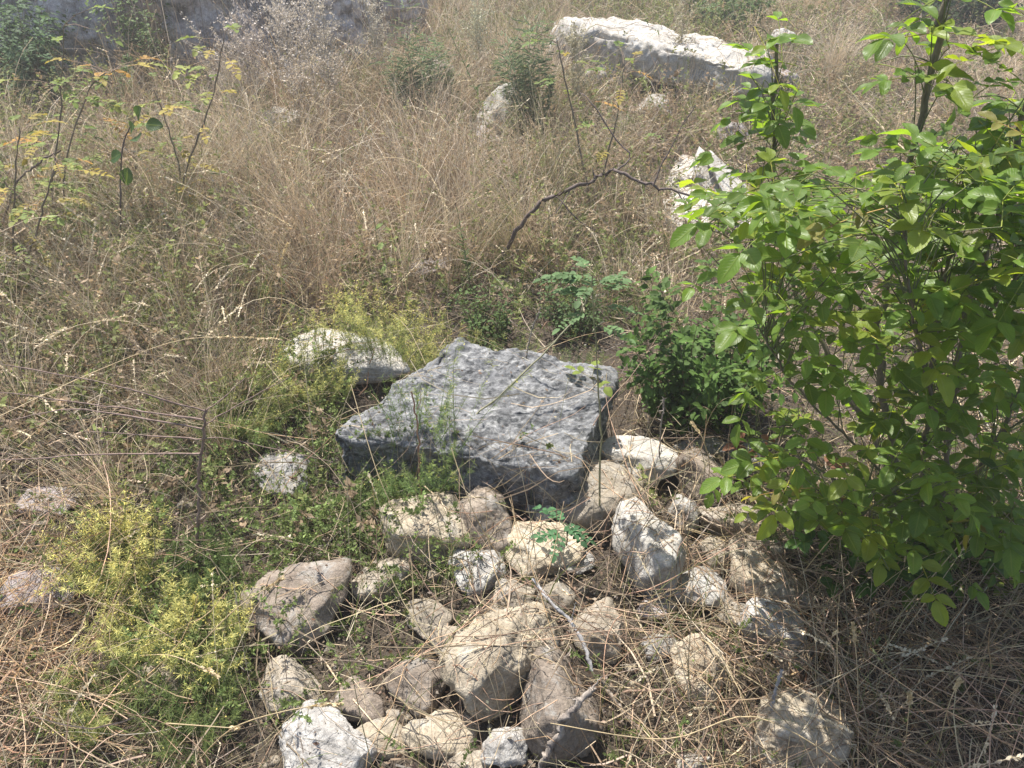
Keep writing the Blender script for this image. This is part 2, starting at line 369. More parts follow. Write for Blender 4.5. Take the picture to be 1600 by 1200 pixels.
rock(900, 880, 54, 40, 'gray', 'grey stone right of the pale flat topped rock', 85, .8, group=G1)
rock(1240, 1020, 70, 50, 'tan', 'tan stone under grass right of the pale grey leaning rock', 86, .7, group=G1)
rock(730, 1196, 70, 40, 'tan', 'tan stone cut by the bottom edge below the flat cream stone', 87, .8, group=G1)
rock(440, 738, 88, 62, 'gray', 'lichened grey stone half sunk in herbs left of the slab', 35, .7, 12, group=G2)
rock(670, 968, 70, 52, 'tan', 'tan stone under green leaves above the weathered brown rock', 36, .7, group=G1)
rock(1190, 862, 92, 56, 'tan', 'tan stone matted over with dry grass beside the sapling', 37, .8, group=G1)
rock(1028, 950, 58, 40, 'mauve', 'small mauve stone in litter right of the dark twig', 38, .7, group=G1)
rock(545, 556, 176, 70, 'white', 'broad bright white rock behind the slab at its left', 39, .55, 6, group=G2, sub=6, flat=.55, p=10, sink=.6, base_z=.03, rough=.4)
rock(438, 196, 56, 44, 'white', 'pale round stone deep in the tall grass at the upper left', 40, .9, group=G2)
rock(782, 172, 60, 62, 'white', 'tall rounded pale stone standing in the grass near the top centre', 41, 1.1, group=G2, sink=.7)
rock(772, 116, 44, 22, 'cream', 'small sunlit stone above the tall rounded pale stone', 42, .8, group=G2, sub=4)
rock(686, 116, 54, 40, 'mauve', 'mauve stone between two tall green weeds', 43, .9, group=G2, sub=4)
rock(1138, 208, 56, 34, 'mauve', 'mauve stone just behind the broken white slabs', 44, .9, group=G2, sub=4)
rock(1024, 168, 52, 34, 'gray', 'grey stone in front of the dark hollow under the long block', 45, .9, group=G2, sub=4)
rock(1222, 58, 30, 24, 'gray', 'small bluish stone past the right end of the long block', 46, .9, group=G2, sub=4, base_z=.12)
rock(1364, 815, 44, 52, 'brown', 'brown stone showing under the sapling foliage', 47, 1.0, group=G2)
rock(62, 922, 96, 58, 'mauve', 'dusty mauve stone under dry litter near the left edge', 48, .6, group=G2)
rock(74, 786, 92, 44, 'mauve', 'dark mauve stone under brambles at the left edge', 49, .6, group=G2)
rock(250, 1062, 110, 60, 'tan', 'tan stone beneath the yellow flowering herb near the lower left', 50, .6, group=G2)
rock(668, 420, 70, 34, 'mauve', 'mauve stone lost in tall grass behind the white rock', 51, .6, group=G2)
rock(805, 446, 60, 30, 'tan', 'tan stone in grass at the foot of the thorny branch', 52, .6, group=G2, sub=4)
rock(765, 215, 40, 30, 'mauve', 'little mauve stone touching the foot of the tall rounded stone', 53, .8, group=G2, sub=4)

# ---- blocks with given corners
def block(name, label, cat, mat, top, zt, zb, nu=90, nv=60, nz=24, seed=5, amps=((2.2, .05), (6, .02), (16, .009), (40, .004)), flare=0.0, rnd=0.02, group=None, tilt=(0, 0), ridge=0.0):
    """top: 4 world xy corners (front-left, front-right, back-right, back-left)"""
    c = [np.array(q, float)[:2] for q in top]
    ctr = sum(c) / 4; V = []; idx = {}
    dims = np.array([np.linalg.norm(c[1] - c[0]), np.linalg.norm(c[3] - c[0]), zt - zb])
    def pt(u, v, w):
        m = np.array([u, v, w]) * dims; inn = np.clip(m, rnd, dims - rnd); d_ = m - inn; L_ = np.linalg.norm(d_)
        if L_ > 1e-9: m = inn + d_ * min(1, rnd / L_)
        u, v, w = m / dims
        a = c[0] * (1 - u) * (1 - v) + c[1] * u * (1 - v) + c[2] * u * v + c[3] * (1 - u) * v
        s = 1 + flare * (1 - w); a = ctr + (a - ctr) * s
        return (a[0], a[1], zb + (zt - zb) * w)
    nu_, nv_, nz_ = nu, nv, nz; F_ = []
    def vid(i, j, k):
        key = (i, j, k)
        if key not in idx: idx[key] = len(V); V.append(pt(i / nu_, j / nv_, k / nz_))
        return idx[key]
    for i in range(nu):
        for j in range(nv):
            F_.append((vid(i, j, nz), vid(i + 1, j, nz), vid(i + 1, j + 1, nz), vid(i, j + 1, nz)))
            F_.append((vid(i, j, 0), vid(i, j + 1, 0), vid(i + 1, j + 1, 0), vid(i + 1, j, 0)))
    for k in range(nz):
        for i in range(nu):
            F_.append((vid(i, 0, k), vid(i + 1, 0, k), vid(i + 1, 0, k + 1), vid(i, 0, k + 1)))
            F_.append((vid(i + 1, nv, k), vid(i, nv, k), vid(i, nv, k + 1), vid(i + 1, nv, k + 1)))
        for j in range(nv):
            F_.append((vid(nu, j, k), vid(nu, j + 1, k), vid(nu, j + 1, k + 1), vid(nu, j, k + 1)))
            F_.append((vid(0, j + 1, k), vid(0, j, k), vid(0, j, k + 1), vid(0, j + 1, k + 1)))
    V = np.array(V); f = np.array(F_)
    key = np.array(list(idx.keys())) / np.array([nu, nv, nz])
    # round the edges and corners
    e = np.minimum(key, 1 - key); near = np.sort(e * np.array([1, 1, 1.0]), 1)
    nr = vnorm(V, f); 
    edge = np.exp(-(near[:, 1] / 0.035) ** 2)
    V[:, 2] += (V[:, 0] - ctr[0]) * tilt[0] + (V[:, 1] - ctr[1]) * tilt[1]
    V = disp(V, nr, seed, amps)
    if ridge:
        h = np.array([noise.noise(Vector((q[0] * 2.5 + q[1] * 1.5, q[1] * 11 - q[0] * 4, q[2] * 9)) ) for q in V])
        V = V + nr * (ridge * np.where(h < 0, h * 1.6, h * .5))[:, None]
        ch = np.array([max(0, noise.noise(Vector(q) * 7 + Vector((3, 9, 2))) - .12) for q in V])
        V = V - nr * (ch * edge * 0.09)[:, None]
    mb = MB(); mb.add(V, f, (1, 1, 1)); base = (ctr[0], ctr[1], zb)
    o = mb.build(name, RM[mat], base=base); solid(V, f); tag(o, label, cat, group)
    return o, V
ZS = 0.23
block('stone_slab', 'large dark lichened limestone slab lying flat in the centre of the picture', 'slab', 'slab',
      [W(512, 676, ZS), W(900, 740, ZS), W(962, 580, ZS), W(712, 522, ZS)], ZS, -0.03, 190, 160, 50, 5,
      ((2.0, .02), (5, .014), (13, .010), (30, .009), (75, .008)), flare=-.04, rnd=.014, ridge=.022)
SLAB = np.array([W(536, 690, ZS)[:2], W(900, 738, ZS)[:2], W(958, 572, ZS)[:2], W(708, 532, ZS)[:2]])
# long fallen block, top right
ZL = 0.38
block('stone_block', 'long pale fallen stone block with a sunlit top lying across the upper right', 'stone block', 'white',
      [W(880, 46, ZL), W(1200, 104, ZL), W(1216, 68, ZL), W(862, 18, ZL)], ZL, 0.14, 150, 50, 30, 9,
      ((1.1, .09), (3, .05), (9, .022), (24, .012), (60, .006)), flare=.06, rnd=.07, ridge=.015)
# stones that the long block rests on (leave a dark hollow in front)
rock(960, 128, 90, 60, 'gray', 'grey stone propping up the left end of the long block', 61, 1.0, group=G2)
rock(1206, 132, 80, 50, 'mauve', 'mauve stone propping up the right end of the long block', 62, 1.0, group=G2)
# ruined wall, top left
def wallb(label, x0, x1, yb, thick, h, seed, mat='wall', dx=0):
    a = W(x0, yb, 0); b = W(x1, yb, 0)
    block('wall_stone', label, 'stone', mat, [a, b, b + np.array([0.05, thick, 0]), a + np.array([-.05, thick, 0])], h, -0.05, 70, 20, 80, seed,
          ((1.3, .12), (4, .07), (10, .04), (26, .02), (60, .008)), rnd=.05, group='upright stones of the ruined wall', ridge=.02)
wallb('rough dark grey upright stone of the ruined wall at the far left', -60, 222, 124, .7, 1.25, 71)
wallb('smooth lilac grey upright stone right of the dark gap in the wall', 268, 412, 140, .7, 1.1, 72)
wallb('low broken wall stone standing between the lilac stone and the dry weeds', 420, 560, 118, .6, .72, 73)
wallb('last leaning wall stone behind the pale dry weeds at the top', 560, 640, 92, .5, .7, 74)
# broken white slabs at the right
def shard(label, pts, Y, th, name='broken_slab'):
    """upright broken plate; pts = outline in the photo, standing at distance Y"""
    P = np.array([Q(a, b, Y) for a, b in pts]); n = len(P)
    c = P.mean(0); rings = []
    for off, s in ((0, .95), (.008, 1), (th - .008, 1), (th, .95)):
        q = c + (P - c) * s; q[:, 1] += off; rings.append(q)
    bm = bmesh.new(); vs = [[bm.verts.new(v) for v in r] for r in rings]
    for a in range(3):
        for i in range(n): bm.faces.new((vs[a][i], vs[a][(i + 1) % n], vs[a + 1][(i + 1) % n], vs[a + 1][i]))
    bm.faces.new(vs[0][::-1]); bm.faces.new(vs[3])
    bmesh.ops.recalc_face_normals(bm, faces=bm.faces); bmesh.ops.triangulate(bm, faces=bm.faces)
    for _ in range(3): bmesh.ops.subdivide_edges(bm, edges=[e for e in bm.edges if e.calc_length() > .02], cuts=1, use_grid_fill=True)
    bmesh.ops.triangulate(bm, faces=bm.faces)
    V = np.array([v.co[:] for v in bm.verts]); 
    for i, v in enumerate(bm.verts): v.index = i
    f = np.array([[v.index for v in q.verts] for q in bm.faces]); bm.free()
    V = disp(V, vnorm(V, f), len(pts) + Y * 3, [(6, .014), (18, .006), (45, .003)])
    # lean back so the sun and sky reach the face
    b = V[:, 2].min(); V[:, 1] += (V[:, 2] - b) * 0.85; V[:, 2] = b + (V[:, 2] - b) * .62; V[:, 0] += .25 * (V[:, 2] - b) * (1 if len(pts) == 7 and pts[0][0] < 1100 else -.6)
    mb = MB(); mb.add(V, f, (1, 1, 1)); o = mb.build(name, RM['white'], smooth=False, base=(c[0], Y, b)); solid(V, f)
    tag(o, label, 'broken slab', 'broken white slabs behind the sapling'); return o
shard('tall pointed white slab fragment, leftmost upright of the group', [(1086, 300), (1091, 250), (1104, 222), (1119, 236), (1136, 290), (1152, 342), (1112, 336)], 3.72, .06)
shard('narrow white slab fragment standing between the pointed one and the leaves', [(1140, 300), (1135, 250), (1147, 232), (1162, 256), (1184, 296), (1182, 330), (1152, 326)], 3.7, .06)
rock(1066, 270, 66, 40, 'white', 'small white slab piece lying left of the upright fragments', 55, .5, -30, name='broken_slab', planes=8, p=30, flat=.5)
rock(1098, 332, 112, 58, 'white', 'wide white slab piece lying below the upright fragments', 56, .5, -12, name='broken_slab', planes=8, p=30, flat=.5)
rock(1160, 345, 60, 44, 'gray', 'greyish slab piece half under the sapling leaves', 57, .5, 10, name='broken_slab', planes=8, p=30, flat=.5)

# ------------------------------------------------------------------ height field of ground + stones
BVH = BVHTree.FromPolygons([tuple(v) for v in np.concatenate(BV)], [tuple(int(i) for i in t) for f in BF for t in f], all_triangles=False)
GX0, GX1, GY0, GY1, GS = -5.2, 5.2, 0.5, 9.0, 0.025
gx = np.arange(GX0, GX1, GS); gy = np.arange(GY0, GY1, GS)
HF = gz(*np.meshgrid(gx, gy)); STONE = np.zeros_like(HF, bool)
cells = set()
allv = np.concatenate(BV)
for q in np.unique(np.floor((allv[:, :2] - [GX0, GY0]) / GS).astype(int), axis=0): cells.add((q[0], q[1]))
for (i, j) in cells:
    if 0 <= i < len(gx) and 0 <= j < len(gy):
        h = BVH.ray_cast(Vector((gx[i], gy[j], 3)), Vector((0, 0, -1)))
        if h[0] is not None and h[0].z > HF[j, i]:
            STONE[j, i] = (h[0].z - HF[j, i]) > .012; HF[j, i] = h[0].z
def hf(x, y):
    i = np.clip(((np.asarray(x) - GX0) / GS + .5).astype(int), 0, len(gx) - 1); j = np.clip(((np.asarray(y) - GY0) / GS + .5).astype(int), 0, len(gy) - 1)
    inside = (np.asarray(x) > GX0) & (np.asarray(x) < GX1) & (np.asarray(y) < GY1) & (np.asarray(y) > GY0)
    return np.where(inside, HF[j, i], gz(x, y)), STONE[j, i] & inside

# ------------------------------------------------------------------ plant zones (laid out on the ground)
def blob(px, py, cx, cy, rx, ry): return np.exp(-(((px - cx) / rx) ** 2 + ((py - cy) / ry) ** 2))
def scatter(n, y0=0.6, y1=11.0, margin=1.12, bias=1.0):
    """points over the visible wedge, density falling with distance by bias"""
    t = rng.uniform(size=n)
    e = 2 - bias
    y = (y0 ** e + t * (y1 ** e - y0 ** e)) ** (1 / e)
    hw = (y * cp + CAM_Z * sp_) * 800 / F * margin + .15
    return rng.uniform(-1, 1, n) * hw, y
def pick(w_, *a):
    k = rng.uniform(size=len(w_)) < w_; return [q[k] for q in a]
def straw_cols(n, mix=(.45, .3, .15, .1)):
    pal = np.array([(.54, .455, .33), (.36, .295, .22), (.23, .155, .11), (.72, .65, .52), (.33, .30, .27)])
    m = np.array(list(mix) + [max(0, 1 - sum(mix))]); m = m / m.sum()
    c = pal[rng.choice(5, n, p=m)] * np.array([1.04, .98, .90]) * rng.uniform(.5, 1.25, (n, 1)) * rng.uniform(.94, 1.06, (n, 3)); return c
def stalks(x, y, z, h, lean, bend, K=6, az=None, curl=.5, wig=.12):
    n = len(x); az = rng.uniform(0, 2 * math.pi, n) if az is None else az
    s = np.linspace(0, 1, K)
    th = lean[:, None] + bend[:, None] * s[None] ** 1.4 + np.cumsum(rng.normal(0, wig, (n, K)), 1) * .5
    ph = az[:, None] + curl * rng.normal(size=(n, 1)) * s[None] + np.cumsum(rng.normal(0, wig, (n, K)), 1) * .6
    d = np.stack([np.sin(th) * np.cos(ph), np.sin(th) * np.sin(ph), np.cos(th)], -1) * (h / (K - 1))[:, None, None]
    P = np.concatenate([np.zeros((n, 1, 3)), np.cumsum(d[:, :-1], 1)], 1) + np.stack([x, y, z], -1)[:, None]
    return P
def floorclip(P, lift=.004):
    H, _ = hf(P[..., 0], P[..., 1]); P[..., 2] = np.maximum(P[..., 2], H + lift); return P
def taper(K, tip=.2): return 1 - (1 - tip) * np.linspace(0, 1, K) ** 1.5

def heads(mb, P, col, n_each=14, ln=.10, size=.009, spread=.5):
    """seed heads: small spikelets along the last part of each stalk"""
    N = len(P); a = P[:, -2]; b = P[:, -1]; d = norm(b - a)
    t = rng.uniform(-ln, .01, (N, n_each)); pos = b[:, None] + d[:, None] * t[..., None]
    bend_ = (P[:, -2] - P[:, -3]); 
    dirs = d[:, None] + rng.normal(0, spread, (N, n_each, 3)); dirs = norm(dirs)
    up = rng.normal(size=(N * n_each, 3))
    inst(mb, DV, DF, pos.reshape(-1, 3), dirs.reshape(-1, 3), up, rng.uniform(.6, 1.2, N * n_each) * size,
         np.repeat(col * 1.08, n_each, 0))

# -------- 1. matted litter everywhere
def litter():
    mb = MB()
    x, y = scatter(105000, .55, 10.5, bias=1.15)
    px, py = proj(x, y)
    H, st = hf(x, y)
    dens = np.full(len(x), .75)
    rub = blob(px, py, 880, 950, 300, 190); dens -= .30 * rub
    slab = (px > 540) & (px < 960) & (py > 520) & (py < 790); dens[slab] *= .25
    dens[st] *= .22
    dens *= .62 + .5 * np.sin(7 * x + 2 * np.sin(6 * y)) * np.sin(8 * y + 2 * np.sin(5 * x + 1)) 
    dens += .25 * blob(px, py, 1400, 1080, 260, 200) + .25 * blob(px, py, 60, 1000, 160, 220)
    x, y, H, st, px, py = pick(np.clip(dens, .02, 1), x, y, H, st, px, py)
    n = len(x); dist = np.hypot(y, CAM_Z)
    L = (.04 + .32 * rng.uniform(0, 1, n) ** 1.6) * (1 + .1 * y)
    up = rng.uniform(0, 1, n) ** 2.2
    z = H + .004 + up * np.where(st, .02, .09)
    P = stalks(x, y, z, L, R(90) + rng.normal(-.12, .25, n), rng.normal(0, .5, n), K=5, curl=.9, wig=.2)
    P = floorclip(P)
    wd = (.0005 + .0017 * rng.uniform(0, 1, n) ** 2.8) * (1 + .16 * np.maximum(y - 1.5, 0))
    orange = blob(px, py, 50, 1000, 150, 190) + blob(px, py, 1400, 1050, 240, 150)
    c = straw_cols(n, (.36, .24, .14, .10)); c = c * (1 + orange[:, None] * np.array([.16, -.06, -.25]))
    tubes(mb, P, wd[:, None] * taper(5, .4)[None], c)
    # crumbs and dead leaf bits
    x, y = scatter(45000, .55, 6, bias=1.2); H, st = hf(x, y); x, y, H = pick(np.where(st, .12, .9), x, y, H); n = len(x)
    inst(mb, DV, DF, np.stack([x, y, H + rng.uniform(.002, .03, n)], -1), rng.normal(size=(n, 3)) * [1, 1, .3], rng.normal(size=(n, 3)) * [.6, .6, 1] + [0, 0, .5],
         rng.uniform(.005, .014, n), straw_cols(n, (.05, .35, .5, .0)) * .8)
    x, y = scatter(16000, .6, 3.2, bias=1); px, py = proj(x, y); H, st = hf(x, y)
    x, y, H, st = pick(np.clip(.9 * blob(px, py, 1420, 1050, 260, 190) + .6 * blob(px, py, 60, 1050, 170, 220) + .22 * blob(px, py, 900, 1000, 300, 200) + .3 * blob(px, py, 1180, 850, 90, 90), 0, 1), x, y, H, st); n = len(x)
    P = floorclip(stalks(x, y, H + rng.uniform(.01, .12, n) * np.where(st, .3, 1), rng.uniform(.1, .4, n), R(90) + rng.normal(-.15, .3, n), rng.normal(0, .6, n), K=7, curl=.8, wig=.12))
    tubes(mb, P, rng.uniform(.0006, .0017, n)[:, None] * taper(7, .5)[None], np.array([.62, .47, .32]) * rng.uniform(.4, 1.2, (n, 1)) * rng.uniform(.92, 1.08, (n, 3)), 3)
    tag(mb.build('grass_litter', M_grass), 'matted dry stems and crumbs of dead plants covering the soil', 'litter', kind='stuff')
litter()

# -------- 2. standing dry grass
def tall_grass():
    mb = MB()
    x, y = scatter(70000, .62, 11.5, bias=1.0)
    px, py = proj(x, y); H, st = hf(x, y)
    main = blob(px, py, 560, 360, 330, 150); left = blob(px, py, 130, 430, 300, 200); topm = blob(px, py, 640, 110, 340, 120)
    back = blob(px, py, 1000, 440, 190, 90); tr = blob(px, py, 1400, 150, 330, 190); br = blob(px, py, 1420, 1080, 300, 200)
    mid = blob(px, py, 960, 260, 220, 130); ll = blob(px, py, 60, 900, 220, 260); tru = (py < 40)
    dens = 0; thk = blob(px, py, 150, 640, 300, 110); dens = .05 + .45 * thk + .85 * main + .62 * left + .6 * topm + .8 * back + .55 * tr + .26 * br + .45 * mid + .15 * ll + .8 * tru
    # bunch into tussocks
    tus = np.sin(x * 9 + 3 * np.sin(y * 4)) * np.sin(y * 7 + 2.5 * np.sin(x * 6)); dens *= np.clip(.55 + .8 * tus, .06, 1.1)
    slab = (px > 530) & (px < 980) & (py > 510) & (py < 800); dens[slab] = 0
    rub = (blob(px, py, 900, 930, 300, 170) > .5); dens[rub] *= .5
    white = blob(px, py, 1120, 300, 90, 70); dens *= 1 - .85 * white
    blk = (px > 850) & (px < 1240) & (py > 95) & (py < 190); dens[blk] *= .9
    dens *= 1 - .85 * blob(px, py, 785, 235, 45, 30) - .85 * blob(px, py, 437, 228, 40, 24); dens[(px > 440) & (px < 640) & (py > 560) & (py < 660)] *= .15
    dens[st] = 0
    W_ = np.stack([main, left, topm, back, tr, br, mid, ll], -1) + 1e-4; W_ /= W_.sum(1, keepdims=True)
    hh = W_ @ np.array([.48, .40, .52, .26, .17, .22, .24, .22]) * np.where(tru, 1.2, 1)
    lean = W_ @ np.array([.22, .45, .25, .3, .8, .75, .5, .8]); bd = W_ @ np.array([.8, .9, .7, .6, .7, .8, .8, .7])
    pink = main + topm * .8; olive = left + .4 * br
    x, y, H, hh, lean, bd, pink, olive, px, py = pick(np.clip(dens, 0, 1), x, y, H, hh, lean, bd, pink, olive, px, py)
    n = len(x)
    h = hh * rng.uniform(.45, 1.2, n); K = 7
    az = rng.uniform(0, 2 * math.pi, n)
    # long stems of the central tussock sweep down to the left
    sw = blob(px, py, 600, 420, 130, 110) > rng.uniform(.25, 1, n); az[sw] = math.pi + rng.normal(0, .5, sw.sum()); 
    P = stalks(x, y, H, h, np.abs(rng.normal(0, 1, n)) * lean, np.abs(rng.normal(.9, .6, n)) * bd + sw * .7, K=K, az=az, curl=.5, wig=.10)
    P = floorclip(P)
    wd = (.0005 + .0012 * rng.uniform(0, 1, n) ** 2.5) * (1 + .2 * np.maximum(y - 1.5, 0))
    c = straw_cols(n, (.36, .24, .16, .16)); c = c * (1 + pink[:, None] * np.array([.04, -.03, .02]) + olive[:, None] * np.array([-.16, -.02, -.12]))
    g = rng.uniform(size=n) < (.10 + .16 * olive + .12 * (px > 560) * (py < 200)); c[g] = np.array([.20, .23, .10]) * rng.uniform(.7, 1.3, (g.sum(), 1))
    tubes(mb, P, wd[:, None] * taper(K, .25)[None], c)
    k = (rng.uniform(size=n) < .15) & (h > .16)
    heads(mb, P[k], c[k], 12, .07, .0085 * 1.0, .45)
    # tussocks: blades fanning out of a tight base
    tx, ty = scatter(1500, 1.2, 11, bias=.8); tpx, tpy = proj(tx, ty); tH, tst = hf(tx, ty)
    td = .04 + .95 * blob(tpx, tpy, 560, 370, 320, 150) + .7 * blob(tpx, tpy, 150, 480, 300, 220) + .7 * blob(tpx, tpy, 640, 120, 360, 110) + .6 * blob(tpx, tpy, 1000, 440, 170, 80) + .35 * blob(tpx, tpy, 1050, 250, 200, 80) + .5 * (tpy < 30) \
        + .95 * blob(tpx, tpy, 1430, 1060, 240, 170) + .5 * blob(tpx, tpy, 200, 660, 260, 90) + .5 * blob(tpx, tpy, 60, 1000, 90, 150) + .25 * blob(tpx, tpy, 1400, 150, 300, 100) + .95 * blob(tpx, tpy, 1040, 150, 190, 36)
    td[(tpx > 500) & (tpx < 1000) & (tpy > 500) & (tpy < 820)] = 0; td[tst] = 0; td *= 1 - .95 * blob(tpx, tpy, 785, 235, 55, 35) - .9 * blob(tpx, tpy, 437, 232, 45, 28); td[blob(tpx, tpy, 1120, 300, 90, 70) > .5] = 0
    td[blob(tpx, tpy, 540, 600, 110, 50) > .4] = 0; td[blob(tpx, tpy, 1120, 360, 110, 60) > .5] = 0
    tx, ty, tH, tpx, tpy = pick(np.clip(td, 0, 1), tx, ty, tH, tpx, tpy); m = len(tx)
    nb = rng.integers(45, 130, m); I = np.repeat(np.arange(m), nb); N = len(I)
    ra = rng.uniform(0, 2 * math.pi, N); rr = np.abs(rng.normal(0, .045, N)) * (1 + .05 * ty[I])
    bx = tx[I] + rr * np.cos(ra); by = ty[I] + rr * np.sin(ra); bH, _ = hf(bx, by)
    low = (tpy > 850) * .36; th_ = (.50 + rng.normal(0, .10, m)) * (1 - low) * np.where(tpx > 900, .62, 1); th_ *= np.where((tpx < 450) & (tpy > 380), .8, 1)
    hx = th_[I] * rng.uniform(.45, 1.25, N); olean = rng.uniform(0, 2 * math.pi, m)
    kk = rng.uniform(size=N) < .35; az_ = np.where(kk, olean[I] + rng.normal(0, .5, N), ra + rng.normal(0, .5, N))
    Pt = floorclip(stalks(bx, by, bH, hx, np.abs(rng.normal(.12, .25, N)) + 2 * rr, np.abs(rng.normal(.9, .6, N)), K=8, az=az_, curl=.4, wig=.07))
    tc_ = np.array([(.60, .52, .42), (.42, .34, .27), (.30, .30, .17), (.66, .60, .51), (.28, .22, .17)])[rng.choice(5, m, p=[.32, .22, .16, .16, .14])] * rng.uniform(.7, 1.2, (m, 1)) * np.array([1.04, .98, .90])
    ct = tc_[I] * rng.uniform(.6, 1.2, (N, 1)); wt = (.0005 + .0008 * rng.uniform(0, 1, N) ** 2) * (1 + .2 * np.maximum(by - 1.5, 0))
    tubes(mb, Pt, wt[:, None] * taper(8, .3)[None], ct)
    kk = rng.uniform(size=N) < .10; heads(mb, Pt[kk], ct[kk], 16, .06, .008, .25)
    # thin stalks rising between the stones and around the slab
    qx, qy = scatter(4400, .7, 3.2, bias=1); qpx, qpy = proj(qx, qy); qH, qst = hf(qx, qy)
    qd = .05 + .5 * blob(qpx, qpy, 900, 1000, 320, 170) + .4 * blob(qpx, qpy, 620, 800, 120, 60) + .5 * blob(qpx, qpy, 1080, 780, 110, 90) + .35 * blob(qpx, qpy, 1400, 1050, 240, 160) + .25 * blob(qpx, qpy, 250, 750, 280, 150)
    qd[(qpx > 560) & (qpx < 930) & (qpy > 520) & (qpy < 740)] = .03; qd[qst] *= .15
    qx, qy, qH = pick(np.clip(qd, 0, 1), qx, qy, qH); nq = len(qx)
    Pq = floorclip(stalks(qx, qy, qH, rng.uniform(.15, .48, nq), np.abs(rng.normal(0, .6, nq)), rng.uniform(0, 1.1, nq), K=9, wig=.06, curl=.3))
    cq = np.array([.60, .52, .37]) * rng.uniform(.55, 1.15, (nq, 1)); gq = rng.uniform(size=nq) < .2; cq[gq] = (.25, .27, .13)
    tubes(mb, Pq, rng.uniform(.0007, .0014, nq)[:, None] * taper(9, .5)[None], cq, 3); kk = rng.uniform(size=nq) < .25; heads(mb, Pq[kk], cq[kk], 22, .05, .007, .25)
    # bold arching stalks with long feathery heads
    k = rng.uniform(size=n) < .075; nk = k.sum()
    P3 = floorclip(stalks(x[k], y[k], H[k], h[k] * 1.1 + .08, rng.uniform(.05, .6, nk), rng.uniform(.5, 2.0, nk), K=10, wig=.05, curl=.3))
    c3 = np.array([.62, .54, .40]) * rng.uniform(.7, 1.2, (nk, 1)); tubes(mb, P3, (wd[k] * .6 + .0009 * (1 + .1 * y[k]))[:, None] * taper(10, .5)[None], c3, 3)
    heads(mb, P3, c3, 34, .10, .010, .3)
    # blades low on the stalks
    k = rng.uniform(size=n) < .4; nk = k.sum()
    P2 = stalks(P[k, 1, 0], P[k, 1, 1], P[k, 1, 2], h[k] * rng.uniform(.3, .7, nk), rng.uniform(.4, 1.2, nk), rng.uniform(.5, 1.8, nk), K=5, wig=.15)
    P2 = floorclip(P2); tubes(mb, P2, (wd[k] * 1.6)[:, None] * taper(5, .1)[None], c[k] * .95)
    tag(mb.build('dry_grass', M_grass), 'tall dry straw coloured grass with bent seed heads', 'dry grass', kind='stuff')
tall_grass()

# -------- 3. green grass blades
def green_grass():
    mb = MB(); x, y = scatter(60000, .62, 10, bias=1.0); px, py = proj(x, y); H, st = hf(x, y)
    d = .06 + .40 * blob(px, py, 500, 760, 240, 190) + .35 * blob(px, py, 1150, 1080, 130, 140) + .3 * blob(px, py, 560, 450, 120, 80) + .4 * blob(px, py, 150, 420, 220, 160) \
        + .5 * blob(px, py, 1020, 80, 180, 90) + .5 * blob(px, py, 820, 130, 160, 90) + .3 * blob(px, py, 1250, 220, 160, 80) + .35 * blob(px, py, 950, 400, 120, 80) + .3 * blob(px, py, 200, 1120, 250, 120)
    slab = (px > 530) & (px < 980) & (py > 510) & (py < 800); d[slab] = 0; d[st] = 0
    x, y, H, px, py = pick(np.clip(d, 0, 1), x, y, H, px, py); n = len(x)
    h = rng.uniform(.07, .24, n) * (1 + .06 * y)
    P = floorclip(stalks(x, y, H, h, np.abs(rng.normal(0, .45, n)), rng.uniform(.2, 1.6, n), K=6, wig=.08))
    wd = rng.uniform(.0008, .0018, n) * (1 + .14 * np.maximum(y - 1.5, 0))
    c = np.array([.115, .165, .055]) * rng.uniform(.6, 1.5, (n, 1)) + rng.uniform(0, .1, (n, 1)) * np.array([1, .7, .2])
    tubes(mb, P, wd[:, None] * taper(6, .1)[None], c)
    tag(mb.build('green_grass', M_green), 'thin green grass blades growing through the dry straw', 'grass', kind='stuff')
green_grass()

